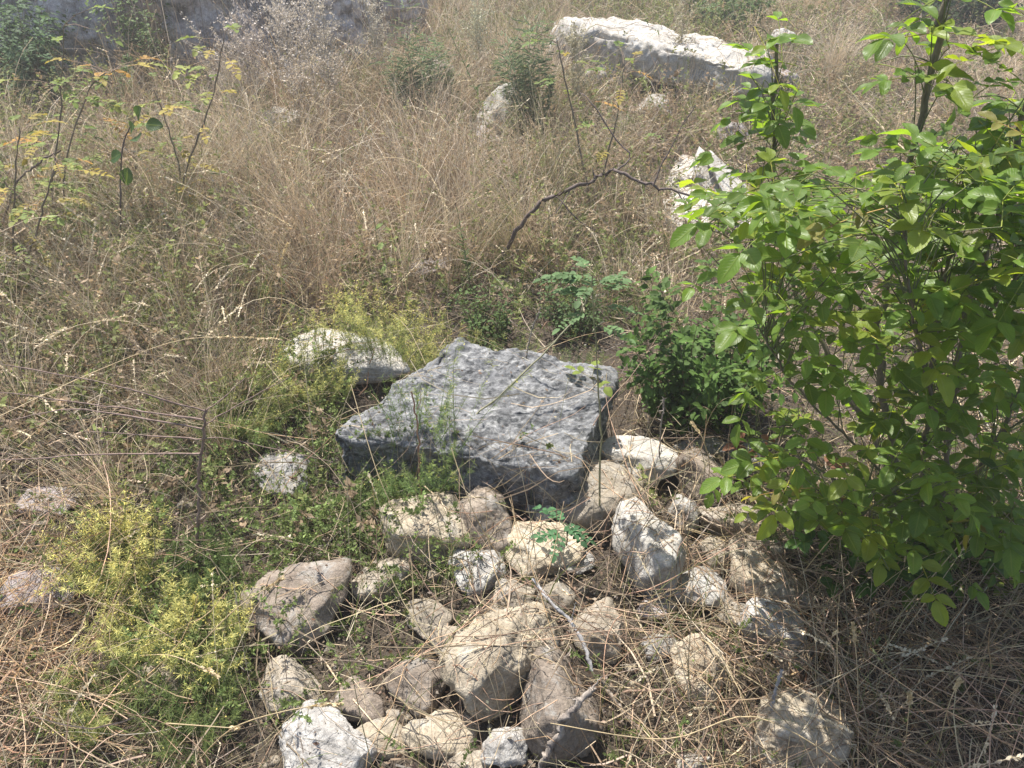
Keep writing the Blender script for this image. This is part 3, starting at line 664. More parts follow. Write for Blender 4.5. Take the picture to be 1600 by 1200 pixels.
# -------- herbs: stems with whorls of small narrow leaves
def herb_stems(mb, x, y, z, h, lean, bend, az, col, tipcol, leaf=.011, nw=12, per=4, K=6, templ=(NV, NF), flower=0, wid=1.0, stemcol=None, r0=.0009):
    n = len(x); P = stalks(x, y, z, h, lean, bend, K=K, az=az, wig=.12)
    H, _ = hf(P[..., 0], P[..., 1]); P[..., 2] = np.maximum(P[..., 2], H + .004)
    col = np.broadcast_to(col, (n, 3)); tipcol = np.broadcast_to(tipcol, (n, 3))
    tubes(mb, P, r0 * np.linspace(1, .5, K)[None], col * .9 if stemcol is None else stemcol, 3 if r0 > .0015 else 2)
    t = rng.uniform(.12, 1, (n, nw, 1)) * (K - 1); i = np.minimum(t.astype(int), K - 2); fr = t - i
    ar = np.arange(n)[:, None]
    a = P[ar, i[..., 0]]; b = P[ar, i[..., 0] + 1]; pos = a + (b - a) * fr; ax = norm(b - a)
    pos = np.repeat(pos[:, :, None], per, 2); ax = np.repeat(ax[:, :, None], per, 2)
    dr = norm(np.cross(ax, rng.normal(size=ax.shape))) + ax * rng.uniform(.1, .9, ax.shape[:3] + (1,))
    up = norm(ax + rng.normal(0, .4, ax.shape))
    tt = (t / (K - 1))[:, :, None]; tt = np.repeat(tt, per, 2)
    cc = (col[:, None, None] * (1 - tt ** 3) + tipcol[:, None, None] * tt ** 3) * rng.uniform(.75, 1.25, tt.shape)
    m = pos.reshape(-1, 3); s = rng.uniform(.6, 1.2, len(m)) * leaf
    inst(mb, templ[0], templ[1], m, dr.reshape(-1, 3), up.reshape(-1, 3), np.stack([s * wid, s, s], -1), cc.reshape(-1, 3))
    if flower:
        q = P[:, -1][:, None] - (P[:, -1] - P[:, -3])[:, None] * rng.uniform(0, 1, (n, flower, 1)) + rng.normal(0, .006, (n, flower, 3))
        q = q.reshape(-1, 3)
        inst(mb, DV, DF, q, rng.normal(size=q.shape) + [0, 0, .6], rng.normal(size=q.shape), rng.uniform(.003, .007, len(q)), np.array([.78, .68, .2]) * rng.uniform(.7, 1.15, (len(q), 1)))
    return P

def ground_cover():
    mb = MB(); x, y = scatter(60000, .7, 9, bias=1.1); px, py = proj(x, y); H, st = hf(x, y)
    d = .02 + .75 * blob(px, py, 640, 880, 110, 90) + .75 * blob(px, py, 580, 760, 120, 60) + .7 * blob(px, py, 450, 660, 170, 90) + .5 * blob(px, py, 480, 860, 120, 60) + .55 * blob(px, py, 330, 1000, 150, 120) \
        + .4 * blob(px, py, 320, 790, 110, 60) + .35 * blob(px, py, 150, 850, 90, 60) + .35 * blob(px, py, 780, 470, 100, 60) + .5 * blob(px, py, 960, 500, 70, 50) \
        + .5 * blob(px, py, 1330, 870, 130, 40) + .25 * blob(px, py, 900, 380, 130, 60) + .2 * blob(px, py, 200, 500, 200, 100)
    slab = (px > 560) & (px < 980) & (py > 525) & (py < 770); d[slab] = 0; d[st] *= .25
    x, y, H, px, py = pick(np.clip(d, 0, 1), x, y, H, px, py); n = len(x)
    c = np.array([.12, .165, .055]) * rng.uniform(.6, 1.4, (n, 1)) + rng.uniform(0, .05, (n, 1)) * np.array([1, 1, .3])
    herb_stems(mb, x, y, H, rng.uniform(.07, .21, n), rng.uniform(.1, .9, n), rng.uniform(.2, 1.0, n), None, c, c * 1.3, leaf=.011, nw=11, per=3, templ=(DV, DF), wid=.9)
    tag(mb.build('ground_cover', M_small), 'low green creeping herbs with tiny leaves between the stones', 'ground cover', kind='stuff')
ground_cover()
def scruff():
    """tangle of small dead and half green weeds filling the thicket"""
    mb = MB(); x, y = scatter(26000, 1.4, 10.5, bias=.9); px, py = proj(x, y); H, st = hf(x, y)
    d = .10 + .95 * blob(px, py, 160, 380, 270, 190) + .5 * blob(px, py, 100, 650, 260, 120) + .4 * blob(px, py, 950, 300, 200, 140) + .4 * blob(px, py, 800, 470, 130, 60) + .45 * blob(px, py, 1000, 60, 300, 80) + .3 * blob(px, py, 1300, 250, 200, 90)
    slab = (px > 530) & (px < 1000) & (py > 510) & (py < 800); d[slab] = 0; d[st] = 0
    x, y, H, px, py = pick(np.clip(d, 0, 1), x, y, H, px, py); n = len(x)
    g = rng.uniform(size=(n, 1)) < (.5 + .2 * blob(px, py, 900, 60, 400, 90) + .2 * blob(px, py, 170, 380, 260, 190))[:, None]
    c = np.where(g, np.array([.19, .215, .075]), np.array([.28, .21, .14])) * rng.uniform(.6, 1.3, (n, 1))
    sc = (1 + .05 * y)
    herb_stems(mb, x, y, H, rng.uniform(.15, .42, n) * np.where(py > 600, .5, 1), rng.uniform(.05, .5, n), rng.uniform(.1, .9, n), None, c, c * 1.15, leaf=.024, nw=14, per=2, templ=(DV, DF), wid=.8)
    tag(mb.build('weed_tangle', M_small), 'tangle of small half dry weeds with tiny leaves in the thicket', 'weeds', kind='stuff')
scruff()

# ------------------------------------------------------------------ individual plants
def curve_pts(pts, n=24):
    P = np.array(pts, float); t = np.linspace(0, len(P) - 1, n); out = []
    for q in t:
        i = min(int(q), len(P) - 2); f = q - i
        p0 = P[max(i - 1, 0)]; p1 = P[i]; p2 = P[i + 1]; p3 = P[min(i + 2, len(P) - 1)]
        out.append(.5 * ((2 * p1) + (-p0 + p2) * f + (2 * p0 - 5 * p1 + 4 * p2 - p3) * f * f + (-p0 + 3 * p1 - 3 * p2 + p3) * f ** 3))
    return np.array(out)
def stem(name, pts, r0, r1, mat, col, parent, base, n=24, sides=7, knot=.12, thorns=0):
    P = curve_pts(pts, n); P[1:-1] += rng.normal(0, min(r0 * .45, .004), (len(P) - 2, 3))
    r = np.linspace(r0, r1, n) * (1 + knot * rng.normal(size=n)); mb = MB(); tubes(mb, P[None], r[None], np.array([col]), sides)
    if thorns:
        k = rng.integers(1, n - 1, thorns); d = rng.normal(size=(thorns, 3)); t = np.stack([P[k], P[k] + norm(d) * rng.uniform(.008, .02, (thorns, 1))], 1)
        tubes(mb, t, np.array([[r1 * .8, .0002]]), (.2, .2, .2), 4)
    return mb.build(name, mat, parent, base=base), P

M_barkg = bark_mat('grey green bark', (.10, .085, .06), (.22, .18, .13))
M_barkd = bark_mat('dark bark', (.05, .038, .035), (.17, .125, .11))
M_barkdead = bark_mat('dead bark', (.11, .09, .08), (.38, .33, .28))
M_barkblue = bark_mat('bluish dead wood', (.16, .155, .155), (.40, .39, .39))

def bedstraw(px, py, wpx, h, label, yellow=1.0, n=130, green=(.17, .21, .06)):
    c = W(px, py, 0); d = depth(c); rad = wpx / 2 * d / F; c[2] = gz(c[0], c[1])
    e = empty('flowering_herb', c, label, 'herb', 'yellow flowering herb clumps')
    a = rng.uniform(0, 2 * math.pi, n); r = rad * np.sqrt(rng.uniform(0, .6, n)); x = c[0] + r * np.cos(a); y = c[1] + r * np.sin(a); H, _ = hf(x, y)
    mb = MB(); g = np.array(green) * rng.uniform(.75, 1.25, (n, 1)); ye = np.array([.85, .78, .30]) * yellow + np.array([.12, .17, .05]) * (1 - yellow)
    herb_stems(mb, x, y, H, h * rng.uniform(.7, 1.15, n), rng.uniform(.05, .45, n), rng.uniform(.1, .7, n), a + rng.normal(0, .4, n), g, ye, leaf=.016, nw=24, per=3, flower=int(14 * yellow), wid=.55)
    mb.build('foliage', M_small, e, base=c); return e
bedstraw(188, 905, 120, .19, 'bright yellow flowering herb clump, the highest one at the lower left', 1.0, 110)
bedstraw(242, 1000, 120, .15, 'yellow tipped herb clump just below the brightest clump', .75, 100, (.12, .17, .05))
bedstraw(335, 1040, 110, .16, 'yellow tipped herb clump nearest the big rounded brown rock', .8, 90, (.12, .17, .05))
bedstraw(165, 1110, 130, .13, 'sparse greenish herb clump lowest at the left', .35, 70, (.12, .17, .05))
bedstraw(310, 1130, 150, .13, 'green herb clump below the yellow tipped ones near the bottom edge', .1, 90, (.10, .15, .05))
bedstraw(320, 905, 110, .12, 'green herb clump around the foot of the dark bare stalk', .0, 80, (.10, .16, .05))
bedstraw(612, 578, 170, .20, 'pale yellow green feathery clump behind the white rock', .65, 150)
bedstraw(492, 640, 130, .18, 'feathery yellow green clump in front of the white rock', .55, 130)
bedstraw(655, 800, 150, .17, 'green feathery herb standing before the dark front of the slab', .1, 60, (.12, .19, .06))
bedstraw(700, 560, 90, .12, 'thin yellowish herb at the back left edge of the slab', .5, 40)
bedstraw(395, 690, 120, .13, 'mostly green feathery clump left of the slab', .25, 90)
bedstraw(590, 800, 90, .10, 'green feathery clump spilling against the left front foot of the slab', .1, 50, (.10, .17, .05))
bedstraw(715, 800, 60, .36, 'thin loose herb rising high in front of the middle of the slab', .3, 12, (.13, .19, .06))
bedstraw(905, 575, 70, .13, 'small thin herb at the back right corner of the slab', .1, 20, (.11, .16, .06))
bedstraw(800, 560, 90, .16, 'thin green herb hanging over the far edge of the slab', .2, 26, (.12, .17, .06))

# ---- pinnate leaves
def pinnate(mbl, mbs, base, dirn, L, npairs, leafl, col, droop=.5, templ=(LV, LF, LU), wid=1.0, jit=.15, twig=.0012, upv=(0, 0, 1)):
    d = norm(np.asarray(dirn, float)); s = np.linspace(0, 1, 8)
    P = base + d * (L * s)[:, None]; P[:, 2] -= droop * L * s ** 2 * .6
    tubes(mbs, P[None], (twig * np.linspace(1, .5, 8))[None], np.array([col * np.array([1.3, .9, .9])]), 3)
    side = norm(np.cross(d, upv)); pos = []; dirs = []; sc = []
    for k in range(npairs):
        t = .38 + .56 * k / max(npairs - 1, 1) if npairs > 1 else .7
        q = P[0] + (P[-1] - P[0]) * t; q[2] = np.interp(t, s, P[:, 2])
        for sg in (-1, 1):
            pos.append(q); dirs.append(side * sg * 1.0 + d * rng.uniform(.35, .7) + rng.normal(0, jit, 3)); sc.append(leafl * rng.uniform(.75, 1.05) * (1 - .12 * abs(k - 1)))
    pos.append(P[-1]); dirs.append((P[-1] - P[-2]) / np.linalg.norm(P[-1] - P[-2]) + rng.normal(0, jit, 3)); sc.append(leafl * 1.05)
    pos = np.array(pos); n = len(pos); sc = np.array(sc)
    up = np.array(upv, float) + rng.normal(0, .32, (n, 3))
    inst(mbl, templ[0], templ[1], pos, np.array(dirs), up, np.stack([sc * wid, sc, sc], -1), col[None] * rng.uniform(.85, 1.15, (n, 1)), templ[2])

# ---- ash sapling, right
def inpoly(px, py, poly):
    c = False; j = len(poly) - 1
    for i in range(len(poly)):
        if (poly[i][1] > py) != (poly[j][1] > py) and px < (poly[j][0] - poly[i][0]) * (py - poly[i][1]) / (poly[j][1] - poly[i][1]) + poly[i][0]: c = not c
        j = i
    return c
def sapling():
    b = W(1440, 880, 0); b[2] = gz(b[0], b[1])
    e = empty('ash_sapling', b, 'leafy green ash sapling with glossy oval leaflets filling the right side', 'sapling')
    g = lambda l: [Q(*q) for q in l]
    B = b - np.array([0, 0, .04])
    B2 = b + np.array([.05, .03, -.04]); B3 = b + np.array([-.06, .02, -.04])
    stems = [
     ([B3] + g([(1400, 760, 1.50), (1330, 620, 1.62), (1262, 500, 1.72), (1226, 400, 1.76), (1212, 300, 1.76), (1206, 180, 1.74), (1214, 70, 1.72)]), .008, .0035),
     ([B] + g([(1400, 720, 1.42), (1372, 560, 1.45), (1388, 430, 1.47), (1415, 290, 1.50), (1445, 160, 1.50), (1472, 40, 1.50), (1490, -60, 1.50)]), .010, .005),
     ([B2] + g([(1480, 700, 1.45), (1500, 540, 1.45), (1545, 380, 1.42), (1590, 230, 1.40), (1625, 60, 1.38)]), .008, .004),
     ([B] + g([(1440, 760, 1.36), (1450, 640, 1.30), (1460, 520, 1.26), (1480, 420, 1.24)]), .006, .003),
     ([B3] + g([(1360, 800, 1.38), (1290, 740, 1.42), (1220, 700, 1.48), (1180, 680, 1.5)]), .005, .002),
     ([B] + g([(1380, 820, 1.28), (1350, 800, 1.2), (1320, 830, 1.14)]), .004, .002),
     (g([(1262, 500, 1.72), (1210, 440, 1.66), (1160, 385, 1.6), (1100, 352, 1.56)]), .003, .0015),
     (g([(1372, 560, 1.45), (1330, 450, 1.5), (1300, 370, 1.52), (1285, 310, 1.52)]), .0035, .002),
     (g([(1400, 760, 1.50), (1320, 680, 1.40), (1240, 600, 1.36), (1190, 520, 1.34)]), .0035, .002),
     (g([(1480, 700, 1.45), (1440, 560, 1.2), (1420, 440, 1.15), (1410, 340, 1.15)]), .0035, .002),
     (g([(1500, 540, 1.45), (1560, 470, 1.3), (1610, 400, 1.2), (1660, 330, 1.15)]), .0035, .002),
     (g([(1388, 430, 1.47), (1460, 360, 1.40), (1520, 300, 1.36)]), .003, .0015),
     ([B2] + g([(1530, 740, 1.34), (1580, 640, 1.30), (1640, 540, 1.26)]), .006, .003)]
    paths = []
    for pts, r0, r1 in stems:
        o, P = stem('stem', pts, r0, r1, M_barkg, (.2, .17, .12), e, b, n=30); paths.append(P)
    allp = np.concatenate(paths)
    mbl, mbs = MB(), MB()
    poly = [(1080, 345), (1110, 330), (1200, 262), (1290, 262), (1350, 250), (1400, 262), (1430, 230), (1520, 225), (1660, 170), (1660, 860), (1560, 850), (1500, 840), (1440, 900), (1340, 860), (1300, 800), (1230, 790), (1160, 760),
            (1190, 720), (1230, 690), (1200, 600), (1190, 470), (1150, 420), (1160, 370)]
    extra = [(1150, 720), (1195, 735), (1170, 700), (1210, 700), (1230, 640), (1175, 600), (1185, 585)]
    cnt = 0; pts = []
    while len(pts) < 510:
        px, py = rng.uniform(1080, 1660), rng.uniform(165, 905)
        if not inpoly(px, py, poly): continue
        hole = blob(px, py, 1290, 660, 45, 60) + .8 * blob(px, py, 1330, 560, 30, 30) + .6 * blob(px, py, 1280, 345, 40, 40) + .6 * blob(px, py, 1530, 330, 30, 30) + .5 * blob(px, py, 1560, 460, 30, 30) + .6 * blob(px, py, 1240, 560, 40, 40)
        if rng.uniform() < hole: continue
        lo, hi = 1.12, 1.78
        if py > 700: lo, hi = 1.02, 1.5
        pts.append((px, py, rng.uniform(lo, hi)))
    for _ in range(40): pts.append((rng.uniform(1440, 1640), rng.uniform(260, 640), rng.uniform(1.1, 1.4)))
    for px, py in extra: pts.append((px, py, 1.45))
    for px, py, n_, sx in ((1212, 85, 6, 40), (1208, 150, 9, 75), (1206, 215, 8, 75), (1210, 290, 10, 80), (1120, 345, 5, 40), (1470, 20, 8, 80), (1455, 110, 4, 55), (1430, 190, 3, 50), (1570, 60, 4, 40), (1580, 150, 6, 40), (1580, 230, 6, 50)):
        for _ in range(n_): pts.append((px + rng.normal(0, sx * .45), py + rng.normal(0, 26), (1.74 if px < 1300 else 1.48 if px < 1500 else 1.40) + rng.normal(0, .05)))
    tw = []
    for px, py, Y in pts:
        q = Q(px, py, Y)
        if q[2] < .09: continue
        dd = np.linalg.norm((allp - q) * [1, 1, .8] + [0, 0, .09], axis=1); i = rng.choice(np.nonzero(dd < dd.min() * 1.25 + .01)[0]); a = allp[i]
        
        # leaf mid lands at q: start a little towards the stem
        out = q - a; out = norm(out * np.array([1, 1, .4]) + rng.normal(0, .05, 3)) * .9 + norm(rng.normal(size=3)) * .55
        out[2] = out[2] * .5 + rng.uniform(-.25, .15)
        L = rng.uniform(.10, .17); out = norm(out)
        base = q - out * L * .5
        tw.append(np.linspace(0, 1, 6)[:, None] * 0 + curve_pts([a, (a + base) / 2 + [0, 0, .015], base], 6))
        c = np.array([.135, .225, .035]) * rng.uniform(.7, 1.25)
        if rng.uniform() < .02: c = np.array([.24, .22, .06])
        if rng.uniform() < .15: c = np.array([.22, .29, .04])
        pinnate(mbl, mbs, base, out, L, rng.integers(2, 4), rng.uniform(.032, .056), c, droop=.35, wid=.92)
    tubes(mbs, np.array(tw), .0011 * np.linspace(1.3, .8, 6)[None], (.12, .13, .06), 4)
    mbl.build('foliage', M_leaf, e, base=b); mbs.build('leaf_stalks', M_stem, e, base=b)
sapling()

# ---- second low sapling shoots at the sapling's foot
def shoot(name, label, cat, stempts, leaves, leafl, col, npairs=3, r=.0025, L=.08, templ=(SV, SF, SU), wid=1.0, stemcol=(.18, .16, .08), mat=None, group=None, droop=.4, tilt=.3):
    b = np.array(stempts[0]); e = empty(name, b, label, cat, group)
    o, P = stem('stem', stempts, r, r * .45, M_stem, stemcol, e, b, n=20, sides=6)
    mbl = MB(); mbs = mbl
    for t in leaves:
        q = P[min(int(t * 19), 19)]; az = rng.uniform(0, 2 * math.pi); d = np.array([math.cos(az), math.sin(az), tilt + rng.normal(0, .15)])
        pinnate(mbl, mbs, q, d, L * rng.uniform(.75, 1.15), npairs, leafl, np.array(col) * rng.uniform(.8, 1.2), droop=droop, templ=templ, wid=wid, twig=.0008)
    mbl.build('foliage', mat or M_small, e, base=b); return e
def S_(px, py, Y, *rest): return Q(px, py, Y)
b0 = W(935, 838, .03)
shoot('pinnate_seedling', 'tall thin seedling with a feathery blue green top standing right of the slab', 'seedling',
      [b0, Q(938, 700, b0[1] + .02), Q(932, 560, b0[1] + .05), Q(926, 430, b0[1] + .08)], [.84, .86, .88, .9, .92, .93, .95, .96, .97, .98, .99, 1, 1, .9, .94, .98], .023, (.13, .21, .09), npairs=6, L=.10, r=.003, wid=1.1, stemcol=(.27, .25, .14))
b0 = W(885, 852, .12)
shoot('pinnate_seedling', 'short blue green seedling growing between rocks below the slab corner', 'seedling',
      [b0, b0 + [.0, .0, .045], b0 + [-.01, .0, .08]], [.5, .6, .7, .8, .9, 1, 1, .95], .021, (.075, .17, .075), npairs=4, L=.075, r=.002, wid=1.1)
b0 = W(935, 660, .05)
shoot('broad_leaf_sprig', 'yellow green sprig with broad small leaves at the right rim of the slab', 'sprig',
      [b0, b0 + [-.01, -.03, .12], b0 + [-.04, -.06, .22]], [.5, .6, .7, .8, .9, 1, .95], .036, (.19, .24, .05), npairs=1, L=.06, r=.002, wid=1.2)
b0 = W(1400, 960, .0)
for i, (px, py, lb) in enumerate(((1300, 930, 'low green shoot of round leaflets left of the sapling foot'), (1395, 955, 'low green shoot hanging lowest below the sapling'), (1470, 930, 'low green shoot under the right half of the sapling'))):
    b0 = W(px, py, .01)
    shoot('ash_shoot', lb, 'shoot', [b0, b0 + [-.01, .02, .10], b0 + [-.03, .0, .20]], [.4, .5, .6, .7, .8, .85, .9, .95, 1, 1], .042, (.065, .14, .03), npairs=2, L=.09, templ=(LV, LF, LU), mat=M_leaf, group='low shoots below the sapling')

# ---- green bush behind, right of the slab
def bush(label, px, py, wpx, h, n, leaf, col, name='bush', per=3, nw=14, group=None, lean=.5, col2=None, wid=1.0, stemr=.0022):
    c = W(px, py, 0); d = depth(c); rad = wpx / 2 * d / F; c[2] = gz(c[0], c[1])
    e = empty(name, c, label, 'bush' if 'bush' in name else 'weed', group)
    a = rng.uniform(0, 2 * math.pi, n); r = rad * .5 * np.sqrt(rng.uniform(0, 1, n)); x = c[0] + r * np.cos(a); y = c[1] + r * np.sin(a); H, _ = hf(x, y)
    mb = MB(); hh = h * rng.uniform(.35, 1.15, n) ** .9; cc = np.array(col) * rng.uniform(.7, 1.3, (n, 1))
    P = stalks(x, y, H, hh, rng.uniform(.02, lean, n), rng.uniform(.0, .6, n), K=8, az=a + rng.normal(0, .4, n), wig=.1)
    ms = MB(); tubes(ms, P, stemr * np.linspace(1, .4, 8)[None], (.19, .14, .09), 4); ms.build('stems', M_stem, e, base=c)
    t = rng.uniform(.1, 1, (n, nw)) * 7; i = np.minimum(t.astype(int), 6); fr = (t - i)[..., None]; ar = np.arange(n)[:, None]
    A = P[ar, i]; B = P[ar, i + 1]; pos = A + (B - A) * fr; ax = norm(B - A)
    pos = np.repeat(pos[:, :, None], per, 2); ax = np.repeat(ax[:, :, None], per, 2)
    dr = norm(np.cross(ax, rng.normal(size=ax.shape))) + ax * .3; off = rng.uniform(0, .04, dr.shape[:3] + (1,)) * (leaf / .03)
    pos = pos + dr * off; up = norm(rng.normal(0, .45, ax.shape) + [0, 0, 1])
    m = pos.reshape(-1, 3); s = rng.uniform(.6, 1.15, len(m)) * leaf
    C = np.repeat(cc, nw * per, 0) * rng.uniform(.8, 1.2, (len(m), 1))
    if col2 is not None:
        k = rng.uniform(size=len(m)) < .4; C[k] = np.array(col2) * rng.uniform(.8, 1.2, (k.sum(), 1))
    inst(mb, SV, SF, m, dr.reshape(-1, 3), up.reshape(-1, 3), np.stack([s * wid, s, s], -1), C, SU)
    mb.build('foliage', M_small, e, base=c); return e
bush('dense dark green bush of small leaves between the slab and the sapling', 1085, 650, 170, .50, 54, .030, (.085, .15, .035), per=4, nw=16, lean=.5)
bush('small green bush growing behind the middle of the slab', 762, 535, 90, .27, 26, .017, (.10, .155, .05), per=3, nw=14, lean=.3)
bush('low dark green bush just left of the tall thin seedling top', 900, 520, 110, .20, 30, .015, (.08, .125, .045), per=3, nw=14, lean=.5)
bush('dark green bush in front of the wall at the top left corner', 25, 165, 230, .75, 80, .04, (.10, .16, .08), per=3, nw=22, lean=.5)
bush('narrow green bush growing in the dark gap of the wall', 240, 145, 80, .62, 34, .03, (.13, .19, .07), per=3, nw=18, lean=.15)
bush('dark green bush behind the sapling at the top right corner', 1480, 40, 260, .55, 70, .05, (.045, .08, .03), per=3, nw=22, lean=.6)
bush('mid green bush behind the long pale block', 1130, 52, 170, .36, 50, .04, (.10, .15, .05), per=3, nw=18, lean=.6)
bush('yellow green bush behind the left end of the long block', 960, 15, 200, .4, 50, .045, (.15, .17, .06), per=3, nw=16, lean=.5)
bush('yellow green undergrowth bush under the sapling at the right edge', 1540, 880, 150, .22, 50, .022, (.16, .20, .04), per=3, nw=14, lean=.7)
# tall narrow green weeds
def weed(label, pts, leaf, n, col, name='green_weed', wid=.5, up=.6, r=.003):
    b = np.array(pts[0]); e = empty(name, b, label, 'weed', 'tall narrow green weeds')
    o, P = stem('stem', pts, r, r * .4, M_stem, (.15, .17, .08), e, b, n=24, sides=5)
    t = rng.uniform(.12, 1, n) * 22.99; i = t.astype(int); pos = P[i] + (P[i + 1] - P[i]) * (t - i)[:, None]
    a = rng.uniform(0, 2 * math.pi, n); d = np.stack([np.cos(a), np.sin(a), np.full(n, up) + rng.normal(0, .3, n)], -1)
    s = leaf * rng.uniform(.6, 1.15, n) * (1.1 - .5 * t / 23); mb = MB()
    inst(mb, SV, SF, pos, d, np.array([0, 0, 1.0]) + rng.normal(0, .3, (n, 3)), np.stack([s * wid, s, s], -1), np.array(col) * rng.uniform(.75, 1.25, (n, 1)), SU)
    mb.build('foliage', M_small, e, base=b); return e
def upst(px, py, top, dx=0, dy=0):
    b = W(px, py, 0); b[2] = gz(b[0], b[1]); t = Q(top[0], top[1], b[1] + dy); return [b, b + (t - b) * .5 + [dx, 0, 0], t]
for lb, px, py, wd_, hh_, n_ in (('bushy soft green weed, left one of the two tallest at the top centre', 656, 205, 46, .66, 12), ('soft green weed right beside the mauve stone', 690, 190, 30, .45, 7),
    ('slender green weed, right one of the two tallest at the top centre', 824, 215, 34, .72, 9)):
    bush(lb, px, py, wd_, hh_, n_, .06, (.15, .20, .11), name='green_weed', per=4, nw=42, group='tall soft green weeds', lean=.12, wid=.22, stemr=.002)
weed('green weed leaning to the right in front of the tall rounded stone', upst(768, 230, (700, 45), .03), .055, 34, (.10, .16, .055), wid=.45, up=.8)
weed('short green weed in front of the slender one', upst(850, 225, (860, 120)), .07, 220, (.15, .2, .1), wid=.22)
weed('dark green weed in front of the smooth lilac wall stone', upst(190, 200, (200, 90)), .07, 200, (.13, .18, .08), wid=.3)
weed('green weed rising from the grass behind the slab', upst(740, 470, (715, 330)), .035, 60, (.11, .17, .06), wid=.4)
weed('broad leaved green weed left of the thorny branch', upst(600, 470, (585, 340)), .06, 12, (.16, .22, .07), wid=.9)

# yellowing shrub at the left
def yshrub(label, stems, nleaf, col, seed=0):
    b = np.array(stems[0][0]); e = empty('yellowing_shrub', b, label, 'shrub', 'thin shrubs with yellowing leaves'); mbl, mbs = MB(), MB()
    for pts in stems:
        o, P = stem('stem', pts, .0055, .002, M_barkg, (.3, .2, .14), e, b, n=22, sides=6)
        for k in range(int(nleaf * 1.5)):
            q = P[rng.integers(6, 22)]; az = rng.uniform(0, 2 * math.pi); d = np.array([math.cos(az), math.sin(az), rng.uniform(-.1, .5)])
            m = q + d * rng.uniform(.02, .16); tubes(mbs, np.array([[q, (q + m) / 2 + [0, 0, .01], m]]), .0012, (.22, .15, .1), 3)
            c = np.array(col[rng.integers(len(col))]) * rng.uniform(.8, 1.2)
            pinnate(mbl, mbs, m, d, rng.uniform(.07, .12), 4, rng.uniform(.024, .036), c, templ=(SV, SF, SU), wid=1.05, twig=.001)
    mbl.build('foliage', M_small, e, base=b); mbs.build('leaf_stalks', M_stem, e, base=b)
yc = [(.26, .29, .08), (.20, .26, .07), (.34, .28, .07), (.15, .21, .06), (.40, .24, .07), (.18, .24, .06)]
b0 = W(118, 400, 0)
yshrub('thin brown stemmed shrub with yellow and orange leaves at the upper left', [[b0, Q(82, 310, b0[1]), Q(92, 210, b0[1]), Q(100, 40, b0[1])], [b0, Q(100, 280, b0[1] + .1), Q(140, 140, b0[1] + .15), Q(180, 110, b0[1] + .1)],
   [b0 + [.03, 0, 0], Q(20, 300, b0[1]), Q(-20, 230, b0[1])]], 17, yc)
b0 = W(290, 390, 0)
yshrub('thin shrub with yellow green leaves in front of the smooth wall stone', [[b0, Q(288, 280, b0[1]), Q(330, 160, b0[1]), Q(350, 60, b0[1])], [b0, Q(280, 260, b0[1] + .1), Q(240, 140, b0[1] + .1)]], 14, yc[:4])
b0 = W(925, 330, 0)
yshrub('sparse shrub with a few yellow leaves standing before the long block', [[b0, Q(905, 230, b0[1]), Q(880, 110, b0[1]), Q(870, 60, b0[1])], [b0, Q(960, 200, b0[1]), Q(975, 100, b0[1])]], 7, yc)
b0 = W(20, 470, 0)
yshrub('low yellow leaved shrub at the left edge', [[b0, Q(20, 330, b0[1]), Q(30, 200, b0[1])], [b0, Q(60, 350, b0[1]), Q(90, 250, b0[1])]], 12, yc[:3])
# vine with heart shaped leaves
b0 = W(195, 440, 0)
e = empty('vine_shoot', b0, 'dark upright vine shoot with a few large green leaves at the upper left', 'vine')
o, P = stem('stem', [b0, Q(188, 320, b0[1]), Q(192, 230, b0[1]), Q(210, 190, b0[1])], .004, .002, M_barkd, (.1, .08, .06), e, b0)
mb = MB(); pos = np.array([Q(a, b, b0[1]) for a, b in ((205, 205), (228, 195), (190, 240), (215, 220), (200, 262), (195, 420), (205, 440), (215, 185))])
inst(mb, LV, LF, pos, rng.normal(size=(8, 3)) * [1, .4, .3] + [0, -.4, -.3], rng.normal(0, .4, (8, 3)) + [0, -.6, .8], np.stack([np.full(8, .085), np.full(8, .07), np.full(8, .065)], -1), np.array([.05, .10, .035]) * rng.uniform(.8, 1.6, (8, 1)), LU)
mb.build('foliage', M_leaf, e, base=b0)

